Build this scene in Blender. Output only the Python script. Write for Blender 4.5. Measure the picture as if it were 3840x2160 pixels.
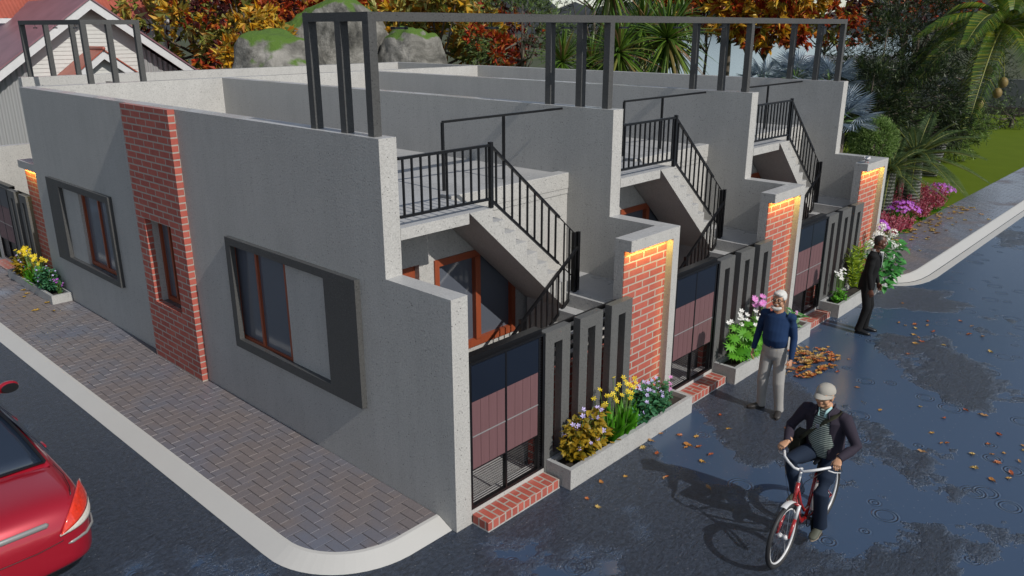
import bpy, bmesh, math, random
from mathutils import Vector, Matrix, noise as mnoise
sc = bpy.context.scene
for o in list(bpy.data.objects): bpy.data.objects.remove(o)
R = math.radians
rnd = random.Random(7)

# ------------------------------------------------------------ camera, sky, sun, exposure
YAW, PITCH, ROLL = 42.9464, -18.1466, -0.0519
cam = bpy.data.objects.new('camera', bpy.data.cameras.new('camera')); sc.collection.objects.link(cam)
cam.data.sensor_width = 36; cam.data.lens = 28.0; cam.data.clip_start = .05; cam.data.clip_end = 3000
CAM = Vector((-4.91305, -5.38026, 5.1285))
_f = Vector((math.cos(R(PITCH))*math.cos(R(YAW)), math.cos(R(PITCH))*math.sin(R(YAW)), math.sin(R(PITCH))))
_r = _f.cross(Vector((0,0,1))).normalized(); _u = _r.cross(_f)
_r2 = math.cos(R(ROLL))*_r + math.sin(R(ROLL))*_u; _u2 = -math.sin(R(ROLL))*_r + math.cos(R(ROLL))*_u
m = Matrix((_r2, _u2, -_f)).transposed().to_4x4(); m.translation = CAM
cam.matrix_world = m
sc.camera = cam
SUN_EL = R(39.5); SUN_AZ = R(182.6)
sc.world = bpy.data.worlds.new('World'); sc.world.use_nodes = True
wn = sc.world.node_tree; wn.nodes.clear()
sky = wn.nodes.new('ShaderNodeTexSky'); sky.sky_type = 'NISHITA'; sky.sun_disc = False
sky.sun_elevation = SUN_EL; sky.sun_rotation = SUN_AZ; sky.air_density = 1.0; sky.dust_density = .2; sky.ozone_density = 2.0
bg = wn.nodes.new('ShaderNodeBackground'); bg.inputs[1].default_value = .100
wo = wn.nodes.new('ShaderNodeOutputWorld')
hs = wn.nodes.new('ShaderNodeHueSaturation'); hs.inputs['Saturation'].default_value = .6
wn.links.new(sky.outputs[0], hs.inputs['Color']); wn.links.new(hs.outputs[0], bg.inputs[0]); wn.links.new(bg.outputs[0], wo.inputs[0])
sl = bpy.data.lights.new('sun', 'SUN'); sl.energy = 3.7; sl.angle = R(.55); sl.color = (1, .955, .89)
sun = bpy.data.objects.new('sun', sl); sc.collection.objects.link(sun)
sd = Vector((math.sin(SUN_AZ)*math.cos(SUN_EL), math.cos(SUN_AZ)*math.cos(SUN_EL), math.sin(SUN_EL)))
sun.rotation_euler = sd.to_track_quat('Z', 'Y').to_euler(); sun.location = (0, -20, 30)
sc.view_settings.view_transform = 'Standard'; sc.view_settings.look = 'None'; sc.view_settings.gamma = 1
sc.view_settings.exposure = 0.0

def ray_at(u, v, d):
    # a point on the line of sight measured in the photo, at a ground distance d (used only to survey where things stand)
    r = _f + _r2*((u-1920)/2986.73) - _u2*((v-1080)/2986.73)
    return CAM + r*(d/math.hypot(r.x, r.y))

# ------------------------------------------------------------ materials
MATS = {}
class NT:
    def __init__(s, name):
        s.m = bpy.data.materials.new(name); s.m.use_nodes = True; s.t = s.m.node_tree
        s.b = s.t.nodes['Principled BSDF']; MATS[name] = s.m
    def n(s, typ, ins=None, **kw):
        x = s.t.nodes.new('ShaderNode'+typ)
        for k, v in kw.items(): setattr(x, k, v)
        for k, v in (ins or {}).items(): s.put(x.inputs[k], v)
        return x
    def put(s, sock, v):
        if isinstance(v, bpy.types.NodeSocket): s.t.links.new(v, sock)
        elif isinstance(v, bpy.types.Node): s.t.links.new(v.outputs[0], sock)
        else:
            if isinstance(v, (tuple, list)) and len(v) == 3 and len(sock.default_value) == 4: v = (*v, 1)
            sock.default_value = v
    def set(s, **kw):
        for k, v in kw.items(): s.put(s.b.inputs[k.replace('_', ' ')], v)
        return s.m
    def obj(s): return s.n('TexCoord').outputs['Object']
    def uv(s): return s.n('TexCoord').outputs['UV']
    def noise(s, scale, detail=4, vec=None, rough=.55, dist=0):
        x = s.n('TexNoise', {'Scale': scale, 'Detail': detail, 'Roughness': rough, 'Distortion': dist})
        s.put(x.inputs['Vector'], vec or s.obj()); return x.outputs[0]
    def ramp(s, f, stops, interp='LINEAR'):
        x = s.n('ValToRGB', {0: f}); e = x.color_ramp.elements; x.color_ramp.interpolation = interp
        while len(e) < len(stops): e.new(.5)
        for i, (p, c) in enumerate(stops):
            e[i].position = p; e[i].color = (*c, 1) if isinstance(c, tuple) else (c, c, c, 1)
        return x.outputs[0]
    def mix(s, f, a, b, mode='MIX'):
        x = s.n('Mix', data_type='RGBA', blend_type=mode)
        s.put(x.inputs[0], f); s.put(x.inputs[6], a); s.put(x.inputs[7], b); return x.outputs[2]
    def math(s, op, a, b=0.0, c=0.0):
        x = s.n('Math', operation=op); s.put(x.inputs[0], a); s.put(x.inputs[1], b); s.put(x.inputs[2], c); return x.outputs[0]
    def bump(s, h, strength=.3, dist=.01, normal=None):
        x = s.n('Bump', {'Height': h, 'Strength': strength, 'Distance': dist})
        if normal: s.put(x.inputs['Normal'], normal)
        return x.outputs[0]
    def island(s): return s.n('NewGeometry').outputs['Random Per Island']
    def upfacing(s):
        g = s.n('NewGeometry'); z = s.n('SeparateXYZ', {0: g.outputs['True Normal']}).outputs[2]
        return s.math('GREATER_THAN', z, .9)

def plain(name, col, rough=.5, metal=0, spec=.5, bump=0, bscale=60, var=.12, vscale=8, coat=0, **kw):
    t = NT(name)
    c = t.mix(t.noise(vscale), tuple(x*(1-var) for x in col), tuple(min(1, x*(1+var)) for x in col))
    t.set(Base_Color=c, Roughness=rough, Metallic=metal, Specular_IOR_Level=spec, Coat_Weight=coat, **kw)
    if bump: t.set(Normal=t.bump(t.noise(bscale, 3), bump, .004))
    return t.m

def concrete(name, base, pit=.75, wet=True):
    t = NT(name)
    big = t.ramp(t.noise(1.3, 5), [(.3, tuple(x*.94 for x in base)), (.7, tuple(x*1.04 for x in base))])
    fine = t.noise(45, 4, rough=.7)
    grain = t.noise(55, 2, rough=.6)
    c = t.mix(t.ramp(grain, [(.50, 0.), (.64, .32)]), big, tuple(x*.42 for x in base))
    c = t.mix(t.ramp(t.noise(24, 3, rough=.75), [(.55, 0.), (.70, .22)]), c, tuple(x*.5 for x in base))
    c = t.mix(t.ramp(fine, [(.52, 0.), (.75, .5)]), c, tuple(min(.8, x*1.35) for x in base))
    v = t.n('TexVoronoi', {'Scale': 24.0}); t.put(v.inputs['Vector'], t.obj())
    dn = t.noise(9, 2)
    pits = t.math('MULTIPLY', t.ramp(v.outputs['Distance'], [(.10, 1.), (.2, 0.)]), t.ramp(dn, [(.44, 0.), (.56, 1.)]))
    stretch = t.n('Mapping', {'Vector': t.obj(), 'Scale': (7, 7, .7)}).outputs[0]
    streak = t.ramp(t.noise(1, 5, stretch), [(.42, 1.), (.74, .93)])
    c = t.mix(1.0, c, streak, 'MULTIPLY')
    c = t.mix(t.math('MULTIPLY', pits, pit), c, tuple(x*.3 for x in base))
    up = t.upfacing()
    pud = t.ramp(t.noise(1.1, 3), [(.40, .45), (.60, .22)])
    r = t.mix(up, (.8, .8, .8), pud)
    c = t.mix(t.math('MULTIPLY', up, .25), c, tuple(x*k for x, k in zip(base, (.75, .85, 1.05))))  # up-facing faces tinted bluish: sky reflection painted into the colour
    h = t.math('ADD', t.noise(38, 4, rough=.65), t.math('MULTIPLY', pits, -1.6))
    k = t.math('MULTIPLY_ADD', up, -.5, .6)
    b = t.n('Bump', {'Height': h, 'Distance': .012}); t.put(b.inputs['Strength'], k)
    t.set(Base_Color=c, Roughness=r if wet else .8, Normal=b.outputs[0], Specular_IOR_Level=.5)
    return t.m
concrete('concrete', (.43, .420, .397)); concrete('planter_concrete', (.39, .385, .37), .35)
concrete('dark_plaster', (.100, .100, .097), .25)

def brick(name, w, h, mortar, top=False, swap=False):
    t = NT(name); uv = t.uv()
    if swap: uv = t.n('Mapping', {'Vector': uv, 'Rotation': (0, 0, R(90))}).outputs[0]
    b = t.n('TexBrick', {'Vector': uv, 'Scale': 1.0, 'Mortar Size': mortar, 'Mortar Smooth': .1, 'Bias': 0., 'Brick Width': w, 'Row Height': h,
        'Color1': (.40, .085, .060, 1), 'Color2': (.30, .060, .045, 1), 'Mortar': (.34, .33, .29, 1)})
    n1 = t.noise(7, 4); n2 = t.noise(60, 4, rough=.7)
    c = t.mix(t.ramp(n1, [(.35, 0.), (.7, .25)]), b.outputs[0], (.46, .18, .13), 'MIX')
    c = t.mix(.22, c, n2, 'OVERLAY')
    hh = t.math('ADD', t.math('MULTIPLY', b.outputs['Fac'], -1.0), t.math('MULTIPLY', n2, .35))
    up = t.upfacing()
    t.set(Base_Color=c, Roughness=t.mix(up, (.75,)*3, (.3,)*3), Normal=t.bump(hh, .5, .01)); return t.m
brick('brick', .315, .1, .011); brick('step_brick', .235, .10, .011, swap=True)

def ripples(t):
    xy = t.n('TexCoord').outputs['Object']
    outs = []
    for sca, off in ((1.7, 0), (1.05, 3.7)):
        mp = t.n('Mapping', {'Vector': xy, 'Location': (off, off, 0)}).outputs[0]
        v = t.n('TexVoronoi', {'Scale': sca, 'Randomness': 1.0}, voronoi_dimensions='2D'); t.put(v.inputs['Vector'], mp)
        d = t.math('DIVIDE', v.outputs['Distance'], sca)
        rr = t.math('MULTIPLY_ADD', t.n('SeparateXYZ', {0: v.outputs['Color']}).outputs[0], .10, .03)
        q = t.math('DIVIDE', t.math('SUBTRACT', d, rr), .03)
        env = t.math('POWER', 2.718, t.math('MULTIPLY', t.math('MULTIPLY', q, q), -1.))
        w = t.math('MULTIPLY', t.math('SINE', t.math('MULTIPLY', d, 150.)), env)
        keep = t.math('GREATER_THAN', t.n('SeparateXYZ', {0: v.outputs['Color']}).outputs[1], .45)
        outs.append(t.math('MULTIPLY', w, keep))
    return t.math('ADD', outs[0], outs[1])

def asphalt():
    t = NT('wet_asphalt'); o = t.obj()
    x = t.n('SeparateXYZ', {0: o}).outputs[0]
    yy = t.n('SeparateXYZ', {0: o}).outputs[1]; sxy = t.math('MULTIPLY_ADD', x, .5, t.math('MULTIPLY', yy, -1.))
    pn = t.math('ADD', t.noise(.42, 4, rough=.55), t.math('MULTIPLY_ADD', t.n('MapRange', {0: sxy, 1: 1.2, 2: 6.5}).outputs[0], .19, -.11))
    pn = t.math('ADD', pn, t.math('MULTIPLY_ADD', t.noise(5.5, 5, rough=.75), .16, -.08))
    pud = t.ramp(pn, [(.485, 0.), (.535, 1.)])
    fine = t.noise(20, 5, rough=.9); med = t.noise(9, 6, rough=.75)
    st = t.n('Mapping', {'Vector': o, 'Rotation': (0, 0, .75), 'Scale': (9, 30, 1)}).outputs[0]
    crk = t.noise(1, 6, st, .78, 1.2)
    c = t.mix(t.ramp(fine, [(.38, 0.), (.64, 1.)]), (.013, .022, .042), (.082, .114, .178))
    c = t.mix(t.ramp(crk, [(.36, .75), (.48, 0.)]), c, (.006, .008, .012))
    c = t.mix(t.ramp(med, [(.48, 0.), (.75, .5)]), c, (.052, .072, .112))
    c = t.mix(pud, c, (.038, .066, .118))  # puddle base colour carries the blue of a reflected sky, painted in
    sp = t.n('TexVoronoi', {'Scale': 17.}); t.put(sp.inputs['Vector'], o)
    spk = t.math('MULTIPLY', t.math('LESS_THAN', sp.outputs['Distance'], .13), t.math('GREATER_THAN', t.n('SeparateXYZ', {0: sp.outputs['Color']}).outputs[0], .72))
    c = t.mix(t.math('MULTIPLY', spk, t.math('MULTIPLY_ADD', pud, -.6, .9)), c, (.24, .25, .28))
    r = t.mix(pud, t.ramp(med, [(.3, .26), (.7, .42)]), (.27,)*3)
    h = t.math('ADD', t.math('MULTIPLY', crk, 1.2), t.math('MULTIPLY', fine, 1.1))
    n1 = t.bump(t.math('MULTIPLY', h, t.math('SUBTRACT', 1., pud)), 1., .05)
    rip = t.math('MULTIPLY', ripples(t), pud)
    t.set(Base_Color=c, Roughness=r, Normal=t.bump(rip, .6, .014, n1), Specular_IOR_Level=.55)
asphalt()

def pavers():
    t = NT('wet_pavers'); isl = t.island(); o = t.obj()
    x = t.n('SeparateXYZ', {0: o}).outputs[0]
    c = t.ramp(isl, [(0., (.158, .134, .130)), (.35, (.148, .128, .128)), (.7, (.140, .126, .132)), (1., (.160, .136, .134))])
    f = t.noise(70, 3, rough=.7)
    c = t.mix(.45, c, t.mix(f, (.1, .1, .1), (.9, .9, .9)), 'OVERLAY')
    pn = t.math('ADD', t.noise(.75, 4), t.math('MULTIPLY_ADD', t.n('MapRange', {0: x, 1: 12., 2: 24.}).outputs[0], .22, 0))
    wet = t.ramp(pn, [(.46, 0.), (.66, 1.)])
    c = t.mix(t.math('MULTIPLY', wet, .6), c, (.13, .155, .21))  # wet patches painted paler blue, standing in for bright sky reflected in them
    t.set(Base_Color=c, Roughness=t.mix(wet, (.6,)*3, (.14,)*3), Normal=t.bump(t.math('MULTIPLY', f, t.math('MULTIPLY_ADD', wet, -.8, 1.)), .5, .006), Specular_IOR_Level=.55)
pavers()
concrete('frame_coat', (.068, .068, .066), .2)
plain('joint_sand', (.05, .045, .045), .7, bump=.4)
plain('kerb_paint', (.47, .462, .44), .42, bump=.08, var=.05, vscale=2)
plain('gutter_line', (.06, .065, .075), .25)

t = NT('lawn_grass'); t.set(Base_Color=t.mix(t.noise(1.2, 5), (.075, .112, .009), (.105, .148, .013)), Roughness=.9, Specular_IOR_Level=.05, Normal=t.bump(t.noise(90, 4), .5, .01))
t = NT('rough_ground'); t.set(Base_Color=t.mix(t.noise(.6, 5), (.02, .035, .008), (.06, .06, .02)), Roughness=.9)
t = NT('lake_water'); t.set(Base_Color=(.30, .38, .39), Roughness=.2, Normal=t.bump(t.noise(.5, 3), .05, .1))
t = NT('rock')
o = t.obj(); g = t.noise(.9, 8, o, .65, .6); z = t.n('SeparateXYZ', {0: t.n('NewGeometry').outputs['Normal']}).outputs[2]
rc = t.ramp(g, [(.36, (.035, .034, .03)), (.47, (.13, .125, .11)), (.58, (.25, .24, .215)), (.72, (.36, .34, .31))])
moss = t.ramp(t.math('ADD', z, t.math('MULTIPLY', t.noise(2.2, 4), .45)), [(.78, 0.), (.9, 1.)])
t.set(Base_Color=t.mix(moss, rc, t.mix(t.noise(20), (.05, .11, .01), (.10, .18, .02))), Roughness=.85, Normal=t.bump(t.noise(3, 8, rough=.7), .9, .15))

plain('black_metal', (.006, .006, .007), .35, spec=.4, coat=.1)
plain('gate_sheet', (.007, .011, .021), .3)
t = NT('gate_board'); st = t.n('Mapping', {'Vector': t.obj(), 'Scale': (40, 40, 2.5)}).outputs[0]
t.set(Base_Color=t.mix(t.noise(1, 5, st), (.125, .062, .066), (.165, .085, .09)), Roughness=.5, Normal=t.bump(t.noise(1, 4, st), .2, .004))
plain('grey_batten', (.22, .22, .22), .45)
t = NT('window_wood'); st = t.n('Mapping', {'Vector': t.obj(), 'Scale': (30, 30, 3)}).outputs[0]
t.set(Base_Color=t.mix(t.noise(1, 5, st), (.20, .042, .017), (.32, .075, .028)), Roughness=.45)
t = NT('window_glass'); t.set(Base_Color=t.mix(t.noise(.8, 2), (.085, .095, .118), (.10, .112, .138)), Roughness=.07, Specular_IOR_Level=.8, Normal=t.bump(t.noise(2.5, 2), .04, .02))
t = NT('lamp_strip'); t.set(Base_Color=(1, .8, .4), Emission_Color=(1, .72, .25, 1), Emission_Strength=6.)
plain('lamp_metal', (.10, .10, .11), .35, .5)
t = NT('corrugated'); t.set(Base_Color=(.27, .275, .275), Roughness=.55)
plain('white_siding', (.50, .50, .475), .6); plain('white_trim', (.56, .56, .56), .5)
plain('roof_red', (.33, .085, .055), .4, var=.35, vscale=1.5)
plain('roof_red_wet', (.22, .11, .13), .45, var=.4, vscale=1.2)
plain('far_wall', (.16, .16, .17), .7); plain('far_wall_brown', (.10, .075, .07), .7)
plain('soil', (.025, .02, .017), .9, bump=.8, bscale=40)
# plants
def leafmat(name, cols, rough=.45, trans=.25, spec=.4):
    t = NT(name); n = len(cols)
    c = t.ramp(t.island(), [((i+.5)/n, k) for i, k in enumerate(cols)])
    d = t.n('BsdfTranslucent'); t.put(d.inputs[0], c)
    t.set(Base_Color=c, Roughness=rough, Specular_IOR_Level=spec)
    mx = t.n('MixShader'); t.put(mx.inputs[0], trans); t.put(mx.inputs[1], t.b.outputs[0]); t.put(mx.inputs[2], d.outputs[0])
    out = [x for x in t.t.nodes if x.type == 'OUTPUT_MATERIAL'][0]; t.put(out.inputs[0], mx.outputs[0])
leafmat('leaf_gold', [(.20,.18,.02), (.62,.32,.015), (.75,.44,.03), (.32,.27,.05), (.50,.18,.012), (.78,.54,.08)], trans=.35)
leafmat('leaf_olive', [(.14,.18,.03), (.28,.32,.07), (.50,.38,.08), (.36,.15,.025), (.20,.21,.04), (.46,.45,.17)], trans=.35)
leafmat('leaf_red', [(.28,.03,.01), (.50,.065,.015), (.14,.016,.01), (.55,.13,.02), (.36,.03,.025), (.62,.24,.03)], trans=.35)
leafmat('leaf_maroon', [(.05,.012,.014), (.10,.02,.015), (.03,.02,.03), (.16,.03,.02)])
leafmat('needle_dark', [(.012,.028,.006), (.03,.055,.012), (.05,.08,.02), (.018,.035,.012), (.10,.13,.04)])
leafmat('needle_far', [(.012,.028,.012), (.02,.035,.015), (.035,.04,.02)])
leafmat('leaf_yucca', [(.05,.11,.012), (.09,.17,.02), (.035,.08,.01), (.14,.22,.03), (.22,.13,.06)], .35)
leafmat('leaf_silver', [(.16,.22,.28), (.28,.35,.41), (.08,.12,.17), (.42,.48,.52)], .4)
leafmat('leaf_thuja', [(.16,.27,.06), (.24,.36,.10), (.38,.50,.20), (.10,.17,.04)], trans=.4)
leafmat('leaf_palm', [(.045,.10,.01), (.10,.18,.015), (.025,.06,.008), (.20,.22,.02)], .35)
leafmat('leaf_cycad', [(.035,.07,.02), (.06,.10,.035), (.10,.15,.06)], .4)
leafmat('leaf_coleus', [(.26,.16,.01), (.34,.22,.015), (.14,.12,.01), (.40,.28,.03)])
leafmat('leaf_bright', [(.07,.26,.01), (.10,.34,.015), (.05,.2,.008)])
leafmat('leaf_ivy', [(.03,.13,.055), (.06,.2,.09), (.10,.27,.14), (.02,.09,.035)])
leafmat('leaf_geranium', [(.05,.2,.01), (.09,.3,.02), (.13,.38,.03)])
leafmat('leaf_lime', [(.22,.32,.02), (.34,.44,.03), (.15,.25,.015)])
leafmat('leaf_hydrangea', [(.04,.2,.04), (.07,.3,.06), (.03,.14,.03)])
leafmat('leaf_caladium', [(.08,.24,.07), (.28,.45,.25), (.05,.18,.05)])
leafmat('petal_white', [(.75,.75,.72), (.85,.85,.82), (.65,.65,.62)], trans=.15)
leafmat('petal_yellow', [(.75,.55,.01), (.85,.65,.02)], trans=.15)
leafmat('petal_lavender', [(.42,.36,.68), (.55,.48,.8)], trans=.15)
leafmat('petal_pink', [(.6,.12,.45), (.75,.25,.6), (.62,.32,.62)], trans=.15)
leafmat('petal_purple', [(.42,.08,.5), (.55,.16,.62), (.3,.05,.4)], trans=.15)
leafmat('petal_blue', [(.15,.22,.7), (.25,.35,.8)], trans=.15)
leafmat('petal_red', [(.42,.05,.09), (.55,.11,.16), (.68,.32,.36), (.28,.03,.06)], trans=.25)
leafmat('fallen', [(.50,.17,.03), (.62,.30,.06), (.45,.10,.02), (.58,.40,.08), (.55,.24,.05), (.30,.08,.02)], .5, .1)
leafmat('fallen_gold', [(.30,.20,.03), (.42,.26,.04), (.22,.13,.03)], .5, .1)
t = NT('bark'); st = t.n('Mapping', {'Vector': t.obj(), 'Scale': (12, 12, 3)}).outputs[0]
t.set(Base_Color=t.mix(t.noise(1, 5, st), (.05, .04, .03), (.16, .13, .10)), Roughness=.9, Normal=t.bump(t.noise(1, 5, st), .8, .03))
t = NT('palm_bark'); w = t.n('TexWave', {'Scale': 3.2, 'Distortion': 2.5, 'Detail': 3.}, bands_direction='Z'); t.put(w.inputs['Vector'], t.obj())
t.set(Base_Color=t.mix(w.outputs[0], (.06, .055, .05), (.32, .31, .29)), Roughness=.85, Normal=t.bump(w.outputs[0], .8, .03))
plain('stem_green', (.12, .22, .05), .5); plain('rachis', (.17, .18, .03), .5); plain('coconut', (.20, .14, .04), .6)
# people, bicycle, car
plain('skin_tan', (.42, .22, .13), .5, bump=.1, bscale=150); plain('skin_dark', (.095, .035, .018), .4); plain('skin_light', (.48, .26, .15), .5)
plain('hair_white', (.55, .54, .51), .7, bump=.8, bscale=120, var=.3, vscale=60); plain('hair_black', (.02, .015, .012), .6); plain('hair_grey', (.12, .11, .10), .7)
def cloth(name, col, **kw):
    return plain(name, col, .85, spec=.25, bump=.25, bscale=14, var=.18, vscale=5, **kw)
cloth('navy_knit', (.010, .030, .085)); cloth('grey_trouser', (.30, .29, .275)); cloth('black_suit', (.0075, .0075, .008)); cloth('white_shirt', (.6, .6, .58))
cloth('jacket_plum', (.030, .024, .036)); cloth('jeans', (.010, .018, .036)); cloth('cap_beige', (.34, .32, .28)); cloth('collar_aqua', (.35, .55, .56)); cloth('bag_olive', (.022, .022, .014)); cloth('strap_olive', (.05, .05, .03))
t = NT('striped_polo'); w = t.n('TexWave', {'Scale': 14., 'Distortion': .6, 'Detail': 2.}, bands_direction='Z'); t.put(w.inputs['Vector'], t.obj())
t.set(Base_Color=t.ramp(w.outputs[0], [(.25, (.06, .085, .075)), (.6, (.20, .25, .22)), (.85, (.38, .42, .38))]), Roughness=.85)
plain('shoe_dark', (.03, .027, .025), .5); plain('shoe_sole', (.25, .2, .15), .7); plain('shoe_olive', (.07, .075, .055), .7)
plain('eye_white', (.7, .68, .65), .2); plain('eye_dark', (.01, .008, .006), .1); plain('lip', (.28, .10, .07), .5)
plain('bike_red', (.30, .012, .012), .25, coat=1.); plain('bike_white', (.62, .62, .62), .3); plain('chrome', (.6, .6, .62), .15, 1.); plain('rubber', (.02, .02, .022), .6)
plain('bike_navy', (.012, .018, .05), .4)
t = NT('car_red'); t.set(Base_Color=(.36, .008, .022), Roughness=.28, Metallic=.25, Coat_Weight=1., Coat_Roughness=.03)
t = NT('car_glass'); t.set(Base_Color=(.014, .022, .038), Roughness=.03, Specular_IOR_Level=1.)
plain('tail_red', (.62, .035, .015), .1, coat=1., var=.5, vscale=30); plain('tail_clear', (.55, .52, .46), .12, coat=1., var=.3, vscale=60); plain('car_trim', (.33, .33, .32), .3, .4); plain('car_black', (.006, .006, .007), .35)
plain('feather_white', (.6, .58, .58), .7); plain('feather_grey', (.10, .12, .15), .6); plain('bird_leg', (.5, .12, .12), .6)
MT = MATS

# ------------------------------------------------------------ mesh helpers
class MB:
    def __init__(s): s.v = []; s.f = []; s.mi = []; s.cur = 0; s.uvs = None
    def add(s, vs, fs, mi=None):
        b = len(s.v); s.v += [tuple(p) for p in vs]
        for f in fs: s.f.append([b+i for i in f]); s.mi.append(s.cur if mi is None else mi)
        return s
    def box(s, x0, x1, y0, y1, z0, z1, mi=None):
        return s.add([(x, y, z) for z in (z0, z1) for y in (y0, y1) for x in (x0, x1)],
            [(0,2,3,1), (4,5,7,6), (0,1,5,4), (2,6,7,3), (0,4,6,2), (1,3,7,5)], mi)
    def prism(s, poly, a0, a1, axis='x', mi=None):
        # polygon in the plane perpendicular to axis, extruded from a0 to a1
        def P(a, p): return {'x': (a, p[0], p[1]), 'y': (p[0], a, p[1]), 'z': (p[0], p[1], a)}[axis]
        n = len(poly); vs = [P(a0, p) for p in poly]+[P(a1, p) for p in poly]
        return s.add(vs, [tuple(range(n))[::-1], tuple(range(n, 2*n))]+[(i, (i+1) % n, n+(i+1) % n, n+i) for i in range(n)], mi)
    def bar(s, a, b, w, h=None, mi=None):
        a, b = Vector(a), Vector(b); h = h or w; d = (b-a).normalized()
        u = d.cross(Vector((0,0,1))); u = u.normalized() if u.length > 1e-4 else Vector((1,0,0)); v = u.cross(d)
        vs = [p+u*i*w/2+v*j*h/2 for p in (a, b) for i, j in ((-1,-1),(1,-1),(1,1),(-1,1))]
        return s.add(vs, [(0,1,2,3), (7,6,5,4), (0,4,5,1), (1,5,6,2), (2,6,7,3), (3,7,4,0)], mi)
    def loft(s, pts, rad, seg=12, mi=None, ref=None, cap=True):
        # rad: list of r or (ra, rb); ra along ref-perpendicular side, rb along ref
        pts = [Vector(p) for p in pts]; n = len(pts); rings = []; ref0 = Vector(ref) if ref else None
        for i, p in enumerate(pts):
            d = (pts[min(i+1, n-1)]-pts[max(i-1, 0)]).normalized()
            rf = ref0 or (Vector((0,0,1)) if abs(d.z) < .9 else Vector((0,1,0)))
            u = d.cross(rf).normalized(); v = u.cross(d).normalized()
            ra, rb = rad[i] if isinstance(rad[i], (tuple, list)) else (rad[i], rad[i])
            rings.append([p+u*ra*math.cos(2*math.pi*k/seg)+v*rb*math.sin(2*math.pi*k/seg) for k in range(seg)])
        vs = [q for r in rings for q in r]; fs = []
        for i in range(n-1):
            for k in range(seg): fs.append((i*seg+k, i*seg+(k+1) % seg, (i+1)*seg+(k+1) % seg, (i+1)*seg+k))
        if cap: fs.append(tuple(range(seg))[::-1]); fs.append(tuple(range((n-1)*seg, n*seg)))
        return s.add(vs, fs, mi)
    def capsule(s, a, b, ra, rb, seg=12, mi=None):
        a, b = Vector(a), Vector(b); d = (b-a).normalized(); ps = []; rs = []
        for t_ in (-1, -.8, -.45): ps.append(a+d*ra*t_); rs.append(ra*math.sqrt(max(0, 1-t_*t_))+1e-4)
        ps += [a, b]; rs += [ra, rb]
        for t_ in (.45, .8, 1): ps.append(b+d*rb*t_); rs.append(rb*math.sqrt(max(0, 1-t_*t_))+1e-4)
        return s.loft(ps, rs, seg, mi)
    def ell(s, c, r, seg=14, rings=9, mi=None, rot=None):
        c = Vector(c); vs = [Vector((0, 0, -r[2]))]; fs = []
        for i in range(1, rings):
            t_ = math.pi*i/rings
            for k in range(seg): a = 2*math.pi*k/seg; vs.append(Vector((r[0]*math.sin(t_)*math.cos(a), r[1]*math.sin(t_)*math.sin(a), -r[2]*math.cos(t_))))
        vs.append(Vector((0, 0, r[2]))); L = len(vs)-1
        for k in range(seg): fs.append((0, 1+(k+1) % seg, 1+k)); fs.append((L, L-seg+k, L-seg+(k+1) % seg))
        for i in range(rings-2):
            for k in range(seg): fs.append((1+i*seg+k, 1+i*seg+(k+1) % seg, 1+(i+1)*seg+(k+1) % seg, 1+(i+1)*seg+k))
        if rot: vs = [rot @ q for q in vs]
        return s.add([c+q for q in vs], fs, mi)
    def build(s, name, mats, parent=None, smooth=False, bevel=0, tag=None, uv=True):
        me = bpy.data.meshes.new(name); me.from_pydata(s.v, [], s.f)
        mats = [mats] if isinstance(mats, str) else mats
        for k in mats: me.materials.append(MT[k])
        if len(mats) > 1: me.polygons.foreach_set('material_index', s.mi)
        if uv:
            ul = me.uv_layers.new(name='UVMap').data
            for p in me.polygons:
                nx, ny, nz = abs(p.normal.x), abs(p.normal.y), abs(p.normal.z)
                for li in p.loop_indices:
                    co = me.vertices[me.loops[li].vertex_index].co
                    ul[li].uv = (co.x, co.y) if nz > .7 else ((co.y, co.z) if nx > ny else (co.x, co.z))
        if smooth: me.polygons.foreach_set('use_smooth', [True]*len(me.polygons))
        me.update()
        o = bpy.data.objects.new(name, me); sc.collection.objects.link(o)
        if parent: o.parent = parent
        if bevel:
            b = o.modifiers.new('bevel', 'BEVEL'); b.width = bevel; b.segments = 2; b.limit_method = 'ANGLE'; b.angle_limit = R(50)
        if tag: tg(o, *tag)
        return o
def tg(o, label, cat=None, group=None, kind=None):
    if label: o['label'] = label
    if cat: o['category'] = cat
    if group: o['group'] = group
    if kind: o['kind'] = kind
    return o
def thing(name, loc, label, cat, group=None, rz=0):
    o = bpy.data.objects.new(name, None); o.empty_display_size = .2; sc.collection.objects.link(o); o.location = loc; o.rotation_euler = (0, 0, rz)
    return tg(o, label, cat, group)
def struct(name, mb, mat, **kw):
    o = mb.build(name, mat, **kw); o['kind'] = 'structure'; return o
KIDS = {}
def dup(root, loc, label, rz=None, group=None, sc_=1):
    r = root.copy(); sc.collection.objects.link(r); r.location = loc
    if rz is not None: r.rotation_euler = (0, 0, rz)
    if sc_ != 1: r.scale = [q*sc_ for q in root.scale]
    r['label'] = label
    if group: r['group'] = group
    for ch in root.children:
        c = ch.copy(); sc.collection.objects.link(c); c.parent = r
        for g in ch.children:
            d = g.copy(); sc.collection.objects.link(d); d.parent = c
    return r
def remesh(o, voxel, smooth=3, mat=None):
    md = o.modifiers.new('r', 'REMESH'); md.mode = 'VOXEL'; md.voxel_size = voxel; md.use_smooth_shade = True
    sm = o.modifiers.new('s', 'SMOOTH'); sm.iterations = smooth; sm.factor = .5
    dg = bpy.context.evaluated_depsgraph_get(); dg.update()
    me = bpy.data.meshes.new_from_object(o.evaluated_get(dg)); o.modifiers.clear()
    old = o.data; name = old.name; me.materials.clear()
    for k in old.materials: me.materials.append(k)
    o.data = me; bpy.data.meshes.remove(old); me.name = name
    me.polygons.foreach_set('use_smooth', [True]*len(me.polygons)); return o
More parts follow.
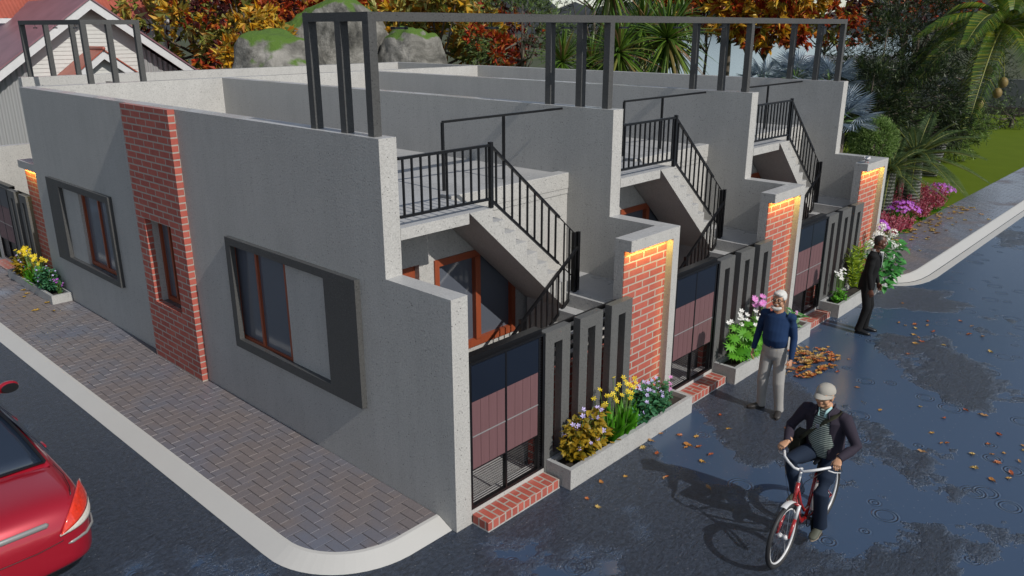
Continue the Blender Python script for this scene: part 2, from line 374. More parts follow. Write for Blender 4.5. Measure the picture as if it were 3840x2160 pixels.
# ------------------------------------------------------------ ground, roads, pavements
def sheet(name, poly, z, mat, sub=0):
    b = MB(); b.add([(x, y, z) for x, y in poly], [tuple(range(len(poly)))]); return struct(name, b, mat)
sheet('ground', [(-400,-400), (900,-400), (900,900), (-400,900)], -.03, 'rough_ground')
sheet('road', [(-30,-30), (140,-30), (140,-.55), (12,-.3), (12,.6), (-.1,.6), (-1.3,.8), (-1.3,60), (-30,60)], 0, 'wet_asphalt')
sheet('lawn', [(11.95,.9), (75,.9), (75,14), (40,30), (11.95,15)], .07, 'lawn_grass')
sheet('lake', [(62,22), (160,20), (700,150), (700,700), (120,300)], .0, 'lake_water')
def strip(b, path, prof, mi=0):
    # path: list of (x, y); prof: list of (offset to the left of travel, z)
    n = len(path); rows = []
    for i, p in enumerate(path):
        a = Vector(path[max(i-1, 0)]); c = Vector(path[min(i+1, n-1)]); d = (c-a).normalized(); nn = Vector((-d.y, d.x))
        rows.append([(p[0]+nn.x*o, p[1]+nn.y*o, z) for o, z in prof])
    k = len(prof); vs = [q for r in rows for q in r]
    b.add(vs, [(i*k+j, i*k+j+1, (i+1)*k+j+1, (i+1)*k+j) for i in range(n-1) for j in range(k-1)], mi)
def arc(cx, cy, r, a0, a1, n=12): return [(cx+r*math.cos(R(a0+(a1-a0)*i/n)), cy+r*math.sin(R(a0+(a1-a0)*i/n))) for i in range(n+1)]
# left kerb: outer foot runs down x=-1.6 and turns to y=.07
b = MB(); strip(b, [(-1.6, 60), (-1.6, 1.2)]+arc(-.55, 1.12, 1.05, 180, 268, 14)[1:]+[(-.3, .07), (-.004, .07)], [(0, -.01), (0, .002), (.20, .09), (.24, .092)])
struct('kerb', b, 'kerb_paint', smooth=False)
# right kerb with a flat gutter and a dark joint line
pr_ = [(11.99, -.37), (12.08, -.50), (12.2, -.63), (12.37, -.75), (12.6, -.84), (12.88, -.90), (13.3, -.935), (14.5, -.94), (60, -.94), (140, -.94)]
b = MB(); strip(b, pr_, [(0, -.01), (0, .006), (.16, .008)]); strip(b, pr_, [(.16, .004), (.175, .004)], 1); strip(b, pr_, [(.175, .012), (.40, .09), (.43, .092)])
struct('kerb', b, ['kerb_paint', 'gutter_line'])
# herringbone pavers, each block real geometry
def clip(poly, edges):
    for (ax, ay), (bx, by) in edges:
        out = []; n = len(poly)
        for i in range(n):
            p, q = poly[i], poly[(i+1) % n]
            sp = (bx-ax)*(p[1]-ay)-(by-ay)*(p[0]-ax); sq = (bx-ax)*(q[1]-ay)-(by-ay)*(q[0]-ax)
            if sp >= 0: out.append(p)
            if (sp >= 0) != (sq >= 0): t_ = sp/(sp-sq); out.append((p[0]+(q[0]-p[0])*t_, p[1]+(q[1]-p[1])*t_))
        poly = out
        if len(poly) < 3: return []
    return poly
def herring(name, region, z, w=.127, gap=.006):
    edges = [(region[i], region[(i+1) % len(region)]) for i in range(len(region))]
    xs = [p[0] for p in region]; ys = [p[1] for p in region]; b = MB()
    i0, i1 = int(min(xs)/w)-4, int(max(xs)/w)+4; j0, j1 = int(min(ys)/w)-4, int(max(ys)/w)+4
    for i in range(i0, i1):
        for j in range(j0, j1):
            k = (i-j) % 4
            if k == 0: rect = (i*w, j*w, 2*w, w)
            elif k == 3: rect = (i*w, j*w, w, 2*w)      # cells (i,j),(i,j+1)
            else: continue
            x, y, a, c = rect; g = gap/2
            p = clip([(x+g, y+g), (x+a-g, y+g), (x+a-g, y+c-g), (x+g, y+c-g)], edges)
            if len(p) < 3: continue
            cx = sum(q[0] for q in p)/len(p); cy = sum(q[1] for q in p)/len(p); n = len(p); dz = rnd.uniform(-.0012, .0012)
            f_ = .006
            inn = []
            for q in p:
                dx, dy = cx-q[0], cy-q[1]; L = math.hypot(dx, dy) or 1; inn.append((q[0]+dx/L*f_, q[1]+dy/L*f_))
            b.add([(q[0], q[1], z-.008) for q in p]+[(q[0], q[1], z+dz) for q in inn], [tuple(range(n, 2*n))]+[(t_, (t_+1) % n, n+(t_+1) % n, n+t_) for t_ in range(n)])
    o = struct(name, b, 'wet_pavers', uv=False)
    bed = MB(); bed.add([(x, y, z-.006) for x, y in region], [tuple(range(len(region)))])
    struct(name+'_bed', bed, 'joint_sand'); return o
corner = arc(-.575, 1.11, .783, 180, 264, 9)
herring('pavement', [(-1.358, 30)]+corner+[(-.32, .305), (-.003, .305), (-.003, 30)], .09)
herring('pavement', [(12.02, .0), (12.3, -.22), (12.6, -.39), (12.9, -.475), (13.35, -.512), (14.2, -.518), (46, -.518), (46, .91), (12.02, .91)], .09)
sheet('pavement', [(46, -.518), (140, -.518), (140, .91), (46, .91)], .088, 'wet_pavers')

# ------------------------------------------------------------ row houses
S, T, H1, H, YU, LY = 3.925, .223, 2.622, 4.076, .995, 11.5
def railing(b, a, c, z0a, z1a, z0c, z1c, n, w=.022, rw=.03, y=None):
    # bottom and top rail between two ends with n balusters between
    a, c = Vector(a), Vector(c)
    A0, A1, C0, C1 = Vector((a.x, a.y, z0a)), Vector((a.x, a.y, z1a)), Vector((c.x, c.y, z0c)), Vector((c.x, c.y, z1c))
    b.bar(A0, C0, rw, rw); b.bar(A1, C1, rw*1.15, rw)
    for i in range(n):
        t_ = (i+.5)/n; b.bar(A0.lerp(C0, t_), A1.lerp(C1, t_), w, w)
def house(name, loc, rz, label, W=S, shift=0., fins=(1.417, 2.041, 2.663), first=False, last=False, side=False):
    h = thing(name, loc, label, 'house', 'row of concrete houses', rz)
    c = 'concrete'; G1 = 1.417
    def bx(n, m, *a, **k): return MB().box(*a).build(n, m, h, **k)
    # left party wall: low in front, high behind
    if first:
        # end wall with three window openings: built from piers, sills and lintels round them
        w = MB(); ys = [YU]; op = [(2.965, 4.30, 1.03, 2.45), (5.80, 6.67, 1.03, 2.42), (8.25, 9.62, 1.02, 2.42)]
        w.prism([(0, 0), (YU, 0), (YU, H1), (0, H1)], 0, T)
        prev = YU
        for (a, e, z0, z1) in op:
            w.box(0, T, prev, a, 0, H); w.box(0, T, a, e, 0, z0); w.box(0, T, a, e, z1, H); prev = e
        w.box(0, T, prev, LY, 0, H)
        w.box(0, .25, LY, 11.56, 0, H); w.box(0, .25, 11.56, 11.72, H1+.002, H)
        w.build('end_wall', c, h)
        # brick pilaster with its own opening
        p = MB(); p.box(-.1, -.002, 5.412, 5.80, .07, H); p.box(-.1, -.002, 6.67, 6.955, .07, H)
        p.box(-.1, -.002, 5.80, 6.67, .07, 1.07); p.box(-.1, -.002, 5.80, 6.67, 2.40, H)
        p.build('brick_pilaster', 'brick', h)
        MB().box(.004, .16, 5.802, 6.668, 1.015, 1.06).build('window_sill', 'dark_plaster', h)
        def framebox(y0, y1, z0, z1, iy0, iy1, iz0, iz1):
            f = MB(); X0, X1 = -.07, -.002
            f.box(X0, X1, y0, iy0, z0, z1); f.box(X0, X1, iy1, y1, z0, z1); f.box(X0, X1, iy0, iy1, z0, iz0); f.box(X0, X1, iy0, iy1, iz1, z1)
            return f.build('window_surround', 'frame_coat', h)
        framebox(1.46, 4.285, .983, 2.525, 2.06, 4.165, 1.105, 2.425)
        framebox(8.10, 10.95, .957, 2.505, 8.21, 10.35, 1.06, 2.392)
        def swin(y0, y1, z0, z1, mul, dx=.02, lab=None):
            f = MB(); t_ = .055
            f.box(dx, dx+.07, y0, y0+t_, z0, z1); f.box(dx, dx+.07, y1-t_, y1, z0, z1)
            f.box(dx, dx+.07, y0+t_, y1-t_, z0, z0+t_*1.3); f.box(dx, dx+.07, y0+t_, y1-t_, z1-t_, z1)
            o = f.build('window', 'window_wood', h)
            MB().box(dx-.012, dx+.055, mul-.022, mul+.022, z0+t_*1.3, z1-t_).build('mullion', 'window_wood', o)
            MB().box(dx+.02, dx+.032, y0+t_, mul-.022, z0+t_*1.3, z1-t_).build('pane', 'window_glass', o)
            MB().box(dx+.036, dx+.048, mul+.022, y1-t_, z0+t_*1.3, z1-t_).build('pane', 'window_glass', o)
            return o
        swin(2.972, 4.298, 1.06, 2.45, 3.66, .012); swin(5.802, 6.668, 1.062, 2.42, 6.30, .09); swin(8.252, 9.618, 1.06, 2.42, 8.86, .05)
    elif not side:
        MB().prism([(.25, 0), (LY, 0), (LY, H), (YU, H), (YU, H1), (.25, H1)], 0, T).build('party_wall', c, h)
    else:
        MB().prism([(0, 0), (11.93, 0), (11.93, H), (1.02, H), (1.02, H1), (0, H1)], 0, T).build('party_wall', c, h)
    if last: MB().prism([(.25, 0), (LY, 0), (LY, H), (YU, H), (YU, H1), (.25, H1)], W, W+T).build('party_wall', c, h)
    if side: bx('rear_wall', c, T, 3.49, 11.707, 11.93, 0, H)
    else: bx('rear_wall', c, .25 if first else 0, W+(T if last else 0), LY, LY+.22, 0, H)
    depth = 11.7 if side else LY
    # roof deck, curb and the strip of roof in front of the facade
    bx('roof_slab', c, T, W, 1.757, depth, 3.0, 3.12)
    k = MB(); k.box(1.62, W, 1.735, 1.93, 2.93, 3.155); k.box(1.62, W, 1.745, 1.757, 2.85, 2.93); k.build('roof_curb', c, h, bevel=.01)
    # facade with door and window
    f = MB(); y0, y1 = 1.757, 1.90
    WR = min(2.801, W-.1)
    f.box(T, .30, y0, y1, .1, 3.0); f.box(.30, 1.10, y0, y1, 2.39, 3.0); f.box(1.10, 1.335, y0, y1, .1, 3.0)
    f.box(1.335, WR, y0, y1, .1, 1.06); f.box(1.335, WR, y0, y1, 2.39, 3.0); f.box(WR, W, y0, y1, .1, 3.0)
    f.build('facade_wall', c, h)
    d = MB(); d.box(.30, 1.10, 1.84, 1.88, .1, 2.39); dd = d.build('door', 'window_wood', h)
    MB().box(.98, 1.02, 1.80, 1.84, 1.1, 1.25).build('door_handle', 'chrome', dd)
    g = MB(); q = .075
    g.box(1.335, 1.335+q, 1.735, 1.85, 1.06, 2.39); g.box(WR-q, WR, 1.735, 1.85, 1.06, 2.39); g.box(1.335+q, WR-q, 1.735, 1.85, 1.06, 1.16); g.box(1.335+q, WR-q, 1.735, 1.85, 2.30, 2.39)
    ww = g.build('window', 'window_wood', h)
    MB().box(2.02, 2.11, 1.72, 1.84, 1.16, 2.30).build('mullion', 'window_wood', ww)
    MB().box(1.335+q, 2.02, 1.79, 1.80, 1.16, 2.30).build('pane', 'window_glass', ww); MB().box(2.11, WR-q, 1.80, 1.81, 1.16, 2.30).build('pane', 'window_glass', ww)
    bx('courtyard_floor', c, T, W, .0, 1.757, .02, .10)
    # stairs
    bx('roof_landing', c, T, 1.22, .988, 1.755, 3.0, 3.128)
    rise, tread = .1733, .2; st = [(1.222, 3.126), (1.60, 3.126)]; x, z = 1.60, 3.126
    n = 8
    for i in range(n):
        z -= rise; st.append((x, z)); x += tread; st.append((x, z))
    st = st[:-1]+[(3.0, st[-1][1])]; st += [(3.0, 1.52), (2.868, 1.634)]
    MB().prism(st, .986, 1.733, 'y').build('upper_stair_flight', c, h)
    lx = 3.0
    MB().box(lx+.002, W, .252, 1.733, 1.58, 1.73).build('stair_landing', c, h)
    pl = [(lx, 0.101), (lx, 1.5567)]; x, z = lx, 1.5567
    for i in range(8):
        x -= tread; pl.append((x, z)); z -= rise; pl.append((x, z))
    pl[-1] = (pl[-1][0], .101)
    MB().prism(pl, .30, .984, 'y').build('lower_stair_flight', c, h)
    MB().box(lx, W, .30, 1.70, .101, 1.58).build('stair_core', c, h)
    # black railings
    r = MB(); railing(r, (T+.01, 1.0), (1.575, 1.0), 3.245, 3.855, 3.235, 3.855, 11, .02)
    railing(r, (1.61, 1.005), (2.84, 1.005), 3.205, 3.83, 2.185, 2.80, 9, .02)
    r.bar((2.84, 1.005, 2.80), (3.15, 1.005, 2.54), .012); r.bar((2.84, 1.005, 2.185), (3.15, 1.005, 1.93), .012)
    for xx, za, zc in ((2.95, 2.10, 2.70), (3.06, 2.0, 2.61)): r.bar((xx, 1.005, za), (xx, 1.005, zc), .016)
    o = r.build('stair_railing', 'black_metal', h)
    for (px, py, z0, z1, s_) in ((1.585, 1.0, 3.13, 3.89, .045), (3.15, 1.0, 1.73, 2.545, .045), (3.22, .985, 1.73, 2.545, .045)):
        MB().box(px-s_/2, px+s_/2, py-s_/2, py+s_/2, z0, z1).build('post', 'black_metal', o)
    r = MB(); railing(r, (2.06, .95), (3.17, .95), .98, 1.58, 1.765, 2.345, 10, .02)
    r.bar((2.06, .95, 1.57), (1.55, .95, 1.20), .034, .03); r.bar((2.06, .95, .98), (1.55, .95, .62), .03)
    for xx in (1.66, 1.78, 1.9): r.bar((xx, .95, .75+(xx-1.66)*.7), (xx, .95, 1.28+(xx-1.66)*.7), .02)
    o2 = r.build('stair_railing', 'black_metal', h); MB().box(2.035, 2.08, .93, .975, .6, 1.625).build('post', 'black_metal', o2); MB().box(1.52, 1.56, .93, .97, .10, 1.22).build('post', 'black_metal', o2)
    # handrail on the roof deck
    r = MB(); r.bar((1.926, 2.182, 3.995), (min(3.9, W-.03), 1.86 if W > 3.8 else 2.0, 4.045), .034, .03); o3 = r.build('roof_handrail', 'black_metal', h)
    for px in (1.926, 3.045): MB().box(px-.016, px+.016, 2.165, 2.197, 3.12, 3.99).build('post', 'black_metal', o3)
    # gate
    bx('gate_sill', c, T, G1, .0, .19, .0, .163)
    g = MB(); yf0, yf1 = .002, .052
    g.box(T+.003, T+.033, yf0, yf1, .165, 1.875); g.box(G1-.035, G1-.003, yf0, yf1, .165, 1.875); g.box(T+.033, G1-.035, yf0, yf1, 1.85, 1.875); g.box(T+.033, G1-.035, yf0, yf1, .165, .20)
    g.box(.765, .79, yf0, yf1, .20, 1.85); g.box(1.305, 1.33, yf0, yf1, .2, 1.85); g.box(T+.003, G1-.003, yf1, .16, 1.855, 1.918)
    gg = g.build('gate', 'black_metal', h)
    for a, e in ((.262, .762), (.793, 1.303)):
        MB().box(a, e, .004, .02, 1.437, 1.842).build('top_panel', 'gate_sheet', gg)
        wb = MB(); m_ = 4; dw = (e-a)/m_
        for i in range(m_): wb.box(a+i*dw+.002, a+(i+1)*dw-.002, .006, .026, .648, 1.434)
        wb.box(a, e, .026, .03, .648, 1.434)
        wb.build('board_panel', 'gate_board', gg)
        MB().box(a, e, .000, .006, 1.028, 1.040).build('batten', 'grey_batten', gg)
        gr = MB()
        for i in range(14): gr.box(a, e, .02, .025, .215+i*.031, .219+i*.031)
        gr.box(a, e, .0, .006, .640, .648); gr.build('grille', 'black_metal', gg)
    saw = [(1.334, .205)]
    for i in range(50): saw += [(1.348, .205+i*.0328), (1.38, .205+i*.0328+.004), (1.348, .205+i*.0328+.022)]
    saw += [(1.334, 1.845)]
    MB().prism([(x, z) for x, z in saw], .014, .04, 'y').build('louvre', 'black_metal', gg)
    ds = MB().box(T+.009, G1-.002, -.245, -.002, .012, .118).build('doorstep', 'step_brick', h, bevel=.006)
    MB().box(T+.007, G1, -.248, -.001, .0, .014).build('mortar_base', 'concrete', ds)
    # fins, slats and low brick wall between gate and portal
    xs0 = fins[0]; x_end = fins[-1]+.445
    for fx in fins:
        f = MB(); a, e = fx, fx+.443; s0, s1 = fx+.153, fx+.299
        f.box(a, s0, -.004, .098, .0, 1.875); f.box(s1, e, -.004, .098, .0, 1.875); f.box(s0, s1, -.004, .098, 1.716, 1.875); f.box(s0, s1, -.004, .098, .0, .31)
        f.build('fence_fin', 'dark_plaster', h)
    PX = 3.03+shift
    bx('low_brick_wall', 'brick', G1, PX-.003, .17, .25, 0, 1.25)
    sl_ = MB()
    for i in range(5): sl_.box(G1, PX-.003, .19, .215, 1.30+i*.118, 1.352+i*.118)
    sl_.build('fence_slats', 'black_metal', h)
    # portal
    XO = W+T; PR = 4.0+shift
    if side: XO = 3.66
    p = MB(); p.box(PX, XO, 0, .248, 2.474, 2.622); p.box(min(PR, XO-.148), XO, 0, .248, 0, 2.474); p.box(PX, PR, .112, .248, 0, 2.474)
    p.build('portal', c, h)
    PR = min(PR, XO-.148)
    bx('brick_panel', 'brick', PX+.002, PR, .10, .111, 0, 2.473)
    MB().box(PX+.04, PR-.03, .072, .082, 2.462, 2.473).build('light_strip', 'lamp_strip', h)
    for (kind, lx_, ly_, lz_, sx, sy, rot, e) in (('top', (PX+PR)/2, .022, 2.46, PR-PX-.1, .012, (R(24), 0, 0), 4.5), ('side', PR-.06, .012, 1.35, 2.1, .03, None, .6)):
        ld = bpy.data.lights.new('strip_light', 'AREA'); ld.shape = 'RECTANGLE'; ld.size = sx; ld.size_y = sy; ld.energy = e; ld.color = (1, .74, .13)
        lo = bpy.data.objects.new('strip_light', ld); sc.collection.objects.link(lo); lo.parent = h; lo.location = (lx_, ly_, lz_)
        if rot: lo.rotation_euler = rot
        else: lo.rotation_euler = Matrix(((0,0,1), (-.85,-.5,0), (.5,-.85,0))).transposed().to_euler()
    return h
def planter(loc, rz, label, L=2.686):
    t_ = thing('planter_box', loc, label, 'planter', 'concrete planter boxes', rz); b = MB(); w = .055
    b.box(0, w, -.374, -.006, 0, .259); b.box(L-w, L, -.374, -.006, 0, .259); b.box(w, L-w, -.374, -.374+w, 0, .259); b.box(w, L-w, -.05, -.006, 0, .259)
    b.build('box_walls', 'planter_concrete', t_); MB().box(w, L-w, -.374+w, -.05, .0, .19).build('soil', 'soil', t_); return t_
house('row_house', (0,0,0), 0, 'nearest concrete row house on the corner, long side wall with brick pilaster and three windows', first=True)
house('row_house', (S,0,0), 0, 'middle concrete row house of the street row, gate behind the man in the blue sweater')
house('row_house', (2*S,0,0), 0, 'far end concrete row house beside the garden, pigeon on its portal', last=True)
house('row_house', (0,15.22,0), R(-90), 'rear concrete house facing the left side street, only its gate and portal edge in view', W=3.437, shift=-.49, fins=(1.43, 2.16), side=True)
planter((1.461,0,0), 0, 'long concrete planter nearest the corner, with gold, yellow and teal plants')
planter((1.461+S,0,0), 0, 'concrete planter behind the man in blue, with white and pink daisies')
planter((1.461+2*S,0,0), 0, 'farthest concrete planter beside the man in the black suit, with white hydrangea')
planter((0,13.45,0), R(-90), 'concrete planter on the side pavement at the left edge, against the end wall', L=2.62)

# ------------------------------------------------------------ rooftop frames
def posts(t_, pts, top=5.182):
    for (x, y) in pts: MB().box(x, x+.098, y, y+.098, H+.001, top).build('post', 'frame_coat', t_)
def fixture(t_, x, y, rot):
    b = MB(); d = Vector((math.cos(rot), math.sin(rot), 0)); a = Vector((x, y, 5.118))
    b.capsule(a-d*.06, a+d*.06, .011, .011, 8, 0); b.capsule(a-d*.10, a-d*.07, .014, .014, 8, 1); b.capsule(a+d*.07, a+d*.10, .014, .014, 8, 1); b.bar(a, a+Vector((0,0,.066)), .008, .008, 1)
    b.build('tube_lamp', ['lamp_metal', 'black_metal'], t_, smooth=True)
t1 = thing('roof_pergola', (0,0,0), 'long dark grey steel pergola frame along the front of the row house roofs', 'pergola')
b = MB(); b.box(.055, 3*S+.158, 1.133, 1.233, 5.182, 5.27); b.build('front_beam', 'frame_coat', t1)
for i in range(4): MB().box(i*S+.055, i*S+.153, 1.234, 2.25, 5.182, 5.269).build('side_beam', 'frame_coat', t1)
posts(t1, [(i*S+.056, y) for i in range(4) for y in (1.134, 1.595, 2.15)])
for i in range(3):
    for k in range(3): fixture(t1, i*S+.55+k*1.35, 1.27, 0)
t2 = thing('roof_pergola', (0,0,0), 'smaller dark grey pergola frame at the back left, before the red roofed house', 'pergola')
b = MB(); b.box(1.205, 1.303, 11.58, 15.16, 5.182, 5.27); b.build('front_beam', 'frame_coat', t2)
for y in (11.58, 15.06): MB().box(1.304, 2.33, y, y+.098, 5.182, 5.269).build('side_beam', 'frame_coat', t2)
posts(t2, [(x, y) for y in (11.58, 15.06) for x in (1.206, 1.68, 2.225)])
for x, y in ((1.36, 14.6), (1.36, 13.4), (1.36, 12.3)): fixture(t2, x, y, R(90))
# ------------------------------------------------------------ background houses, hills, walls
def gpt(u, v): # ground point under a photo position
    r = _f + _r2*((u-1920)/2986.73) - _u2*((v-1080)/2986.73); q = CAM + r*(-CAM.z/r.z); return (q.x, q.y)
gh = thing('gable_house', (6.65, 26, 0), 'white and grey gabled house with red metal roof behind the smaller pergola', 'house')
def clap(b, poly_l, poly_r, z0, z1, y, pitch=.14, depth=.018, mi=0):
    z = z0
    while z < z1:
        zt = min(z+pitch, z1); a0, a1, c0, c1 = poly_l(z), poly_r(z), poly_l(zt), poly_r(zt)
        if a1-a0 > .02:
            b.add([(a0, y-depth, z), (a1, y-depth, z), (max(c1, c0), y, zt), (c0, y, zt)], [(0,1,2,3)], mi); b.add([(a0, y, z), (a1, y, z), (a1, y-depth, z), (a0, y-depth, z)], [(0,1,2,3)], mi)
        z = zt
def corr(b, p0, p1, q0, q1, n, depth=.04):
    # corrugated sheet between edge p0-p1 (bottom) and q0-q1 (top), folded n times
    p0, p1, q0, q1 = map(Vector, (p0, p1, q0, q1)); nn = (p1-p0).cross(q0-p0).normalized()*depth; vs = []
    for i in range(n+1):
        o = nn*(1 if (i % 4) in (1, 2) else 0); t_ = i/n; vs += [p0.lerp(p1, t_)+o, q0.lerp(q1, t_)+o]
    b.add(vs, [(2*i, 2*i+2, 2*i+3, 2*i+1) for i in range(n)])
AZ, SL = 6.06, .715
def zl_(x): return AZ-.30-abs(x)*SL
b = MB(); clap(b, lambda z: max(-2.18, -(AZ-.2-z)/SL), lambda z: min(1.82, (AZ-.2-z)/SL), 0, AZ-.25, 0); b.build('front_wall', 'white_siding', gh)
b = MB(); corr(b, (-6.2, .02, 0), (-2.18, .02, 0), (-6.2, .02, zl_(6.2)), (-2.18, .02, zl_(2.18)), 84); b.build('side_cladding', 'corrugated', gh)
b = MB(); corr(b, (1.82, .02, 0), (6.2, .02, 0), (1.82, .02, zl_(1.82)), (6.2, .02, zl_(6.2)), 92); b.build('side_cladding', 'corrugated', gh)
for sx in (-1, 1):
    b = MB(); e = 6.8; y0 = -.55; th = .32
    b.prism([(0, AZ), (sx*e, AZ-e*SL), (sx*e, AZ-e*SL-th), (0, AZ-th)], y0, y0+.06, 'y'); b.build('bargeboard', 'white_trim', gh)
    b = MB(); b.prism([(0, AZ+.07), (sx*(e+.1), AZ+.07-(e+.1)*SL), (sx*(e+.1), AZ+.01-(e+.1)*SL), (0, AZ+.01)], y0-.05, 9, 'y'); b.build('roof', 'roof_red_wet', gh)
# entrance gable
b = MB(); az, ax = 4.36, -.12
clap(b, lambda z: max(ax-1.3, ax-(az-.15-z)/.75), lambda z: min(ax+1.9, ax+(az-.15-z)/.75), 1.6, az-.2, -1.0); b.box(ax-1.3, ax+1.9, -.98, -.02, 0, 1.6); b.build('porch_wall', 'white_siding', gh)
for sx in (-1, 1):
    wq = 1.5 if sx < 0 else 2.5
    MB().prism([(ax, az), (ax+sx*wq, az-wq*.75), (ax+sx*wq, az-wq*.75-.28), (ax, az-.28)], -1.35, -1.30, 'y').build('porch_bargeboard', 'white_trim', gh)
    MB().prism([(ax, az+.06), (ax+sx*(wq+.1), az+.06-(wq+.1)*.75), (ax+sx*(wq+.1), az+.01-(wq+.1)*.75), (ax, az+.01)], -1.4, -.03, 'y').build('porch_roof', 'roof_red', gh)
MB().capsule((ax, -1.4, az+.07), (ax, -.03, az+.07), .07, .07, 8).build('ridge_cap', 'roof_red', gh, smooth=True)
# rear wing with its roof facing the street
b = MB(); corr(b, (-1.5, 5.0, 5.45), (5.2, 5.0, 5.45), (-1.5, 9.5, 9.6), (5.2, 9.5, 9.6), 96, .05); b.build('wing_roof', 'roof_red', gh)
MB().box(-1.5, 5.25, 4.9, 5.0, 5.28, 5.46).build('gutter', 'white_trim', gh)
MB().box(-1.5, 3.9, 6.4, 6.6, 0, 5.5).build('wing_wall', 'corrugated', gh)
for px in (4.55, 5.0): MB().box(px, px+.12, 5.1, 5.22, 0, 5.28).build('veranda_post', 'white_trim', gh)
g2 = thing('barn', (2.2, 37, 0), 'taller grey corrugated building with white edge, cut off by the top left corner', 'building')
b = MB(); corr(b, (-6, 0, 0), (2.4, 0, 0), (-6, 0, 5.9), (2.4, 0, 9.2), 120); b.build('wall', 'corrugated', g2)
MB().prism([(-6, 5.9), (2.6, 9.3), (2.6, 9.7), (-6, 6.3)], -.3, -.2, 'y').build('bargeboard', 'white_trim', g2)
MB().prism([(-6, 6.35), (2.7, 9.78), (2.7, 9.72), (-6, 6.3)], -.35, 8, 'y').build('roof', 'roof_red_wet', g2)
w = thing('boundary_wall', (51, 12, 0), 'low grey boundary wall with brown base at the far side of the lawn', 'wall')
MB().box(0, .25, -11.5, 9, .55, 2.15).build('wall_panel', 'far_wall', w); MB().box(-.04, .29, -11.5, 9, 0, .55).build('wall_base', 'far_wall_brown', w)
LK = [gpt(2520, 330), gpt(2900, 300), gpt(2960, 208), gpt(3420, 208), gpt(3420, 124), gpt(2400, 124)]
for o in [o for o in sc.objects if o.name == 'lake']: bpy.data.objects.remove(o)
sheet('lake', LK, .0, 'lake_water')
b = MB(); q = [gpt(2940, 232), gpt(3420, 232), gpt(3420, 207), gpt(2940, 207)]; b.add([(x, y, .02) for x, y in q], [(0,1,2,3)]); struct('lake_bank', b, 'far_wall')
# wooded hills on the horizon
b = MB(); vs = []; N = 90
for i in range(N+1):
    a = R(-8+100*i/N); r0 = 620; hz = 26+34*mnoise.noise(Vector((i*.16, 0, 0)))+9*mnoise.noise(Vector((i*.9, 3, 0)))
    x, y = CAM.x+r0*math.cos(a), CAM.y+r0*math.sin(a)
    for k, (fr, zz) in enumerate(((1, -1), (1.03, max(8, hz)*.6), (1.1, max(10, hz)), (1.25, max(9, hz*.7)))): vs.append((CAM.x+r0*fr*math.cos(a), CAM.y+r0*fr*math.sin(a), zz))
b.add(vs, [(4*i+k, 4*i+4+k, 4*i+5+k, 4*i+1+k) for i in range(N) for k in range(3)])
plain('far_wood', (.022, .026, .03), .95, var=.6, vscale=.05)
struct('hills', b, 'far_wood', smooth=True)

# ------------------------------------------------------------ plant builders
def rv(s=1.): 
    while 1:
        q = Vector((rnd.uniform(-1,1), rnd.uniform(-1,1), rnd.uniform(-1,1)))
        if .05 < q.length < 1: return q*s
def leaf(b, p, d, L, W, mi=0, droop=.25, fold=.25, nrm=None):
    d = d.normalized(); u = d.cross(nrm or rv()).normalized(); n = u.cross(d).normalized()
    m_ = p+d*L*.45+n*W*.12; t_ = p+d*L-n*L*droop
    b.add([p, m_+u*W*.5+n*W*fold, t_, m_-u*W*.5+n*W*fold], [(0,1,2), (0,2,3)], mi)
def leaf6(b, p, d, L, W, mi=0, droop=.25, fold=.15, nrm=None):
    d = d.normalized(); u = d.cross(nrm or rv()).normalized(); n = u.cross(d).normalized()
    a = p+d*L*.3; c = p+d*L*.7-n*L*droop*.4; t_ = p+d*L-n*L*droop
    b.add([p, a+u*W*.5+n*W*fold, c+u*W*.38+n*W*fold, t_, c-u*W*.38+n*W*fold, a-u*W*.5+n*W*fold, a, c],
        [(0,1,6), (1,2,7,6), (2,3,7), (0,6,5), (6,7,4,5), (7,3,4)], mi)
def tuft(b, p, n, L, W, mi, out=None, droop=.3):
    for _ in range(n):
        d = rv(1)+(out or Vector((0,0,0)))+Vector((0,0,-.15)); leaf(b, p, d, L*rnd.uniform(.7, 1.2), W*rnd.uniform(.7, 1.2), mi, droop)
def trunk(b, base, top, r0, r1, limbs, seg=9):
    pts = [base.lerp(top, k/6)+Vector((rnd.uniform(-.06,.06), rnd.uniform(-.06,.06), 0))*(1 if 0 < k < 6 else 0)*(top-base).length*.12 for k in range(7)]
    b.loft(pts, [r0*(1-k/6)+r1*k/6+(r0*.3 if k == 0 else 0) for k in range(7)], seg)
    for c in limbs:
        s0 = pts[rnd.randint(4, 6)]; mid = s0.lerp(c, .55)+Vector((0, 0, -.12*(c-s0).length))
        b.loft([s0, mid, c], [r1*.9, r1*.55, r1*.15], 6)
def crown_tree(name, label, c, rad, nclump, ntuft, L, W, mats, trunk_r=.16, group=None, per=6, cat='tree', rz=None, droop=.3, base=None):
    rz = rz or rad; base = Vector(base) if base else Vector((c[0], c[1], 0)); t_ = thing(name, base, label, cat, group)
    cc = Vector(c)-base; cl = []
    for _ in range(nclump):
        q = rv(1); q = q.normalized()*(q.length**.4); cl.append((cc+Vector((q.x*rad, q.y*rad, q.z*rz)), rnd.uniform(.28, .5)*rad))
    b = MB(); trunk(b, Vector((0,0,0)), cc-Vector((0,0,rz*.3)), trunk_r*1.3, trunk_r*.5, [k[0] for k in cl[:9]]); b.build('trunk', 'bark', t_, smooth=True)
    b = MB()
    for (k, r_) in cl:
        mi = rnd.randrange(len(mats))
        for _ in range(ntuft):
            q = rv(1); q = q.normalized()*(q.length**.5)*r_; q.z *= .75
            tuft(b, k+q, per, L, W, mi if rnd.random() < .75 else rnd.randrange(len(mats)), q.normalized()*.8, droop)
    b.build('crown', mats, t_, uv=False); return t_
AG = 'autumn trees behind the houses'
def zc(u, v, d): return ray_at(u, v, d)
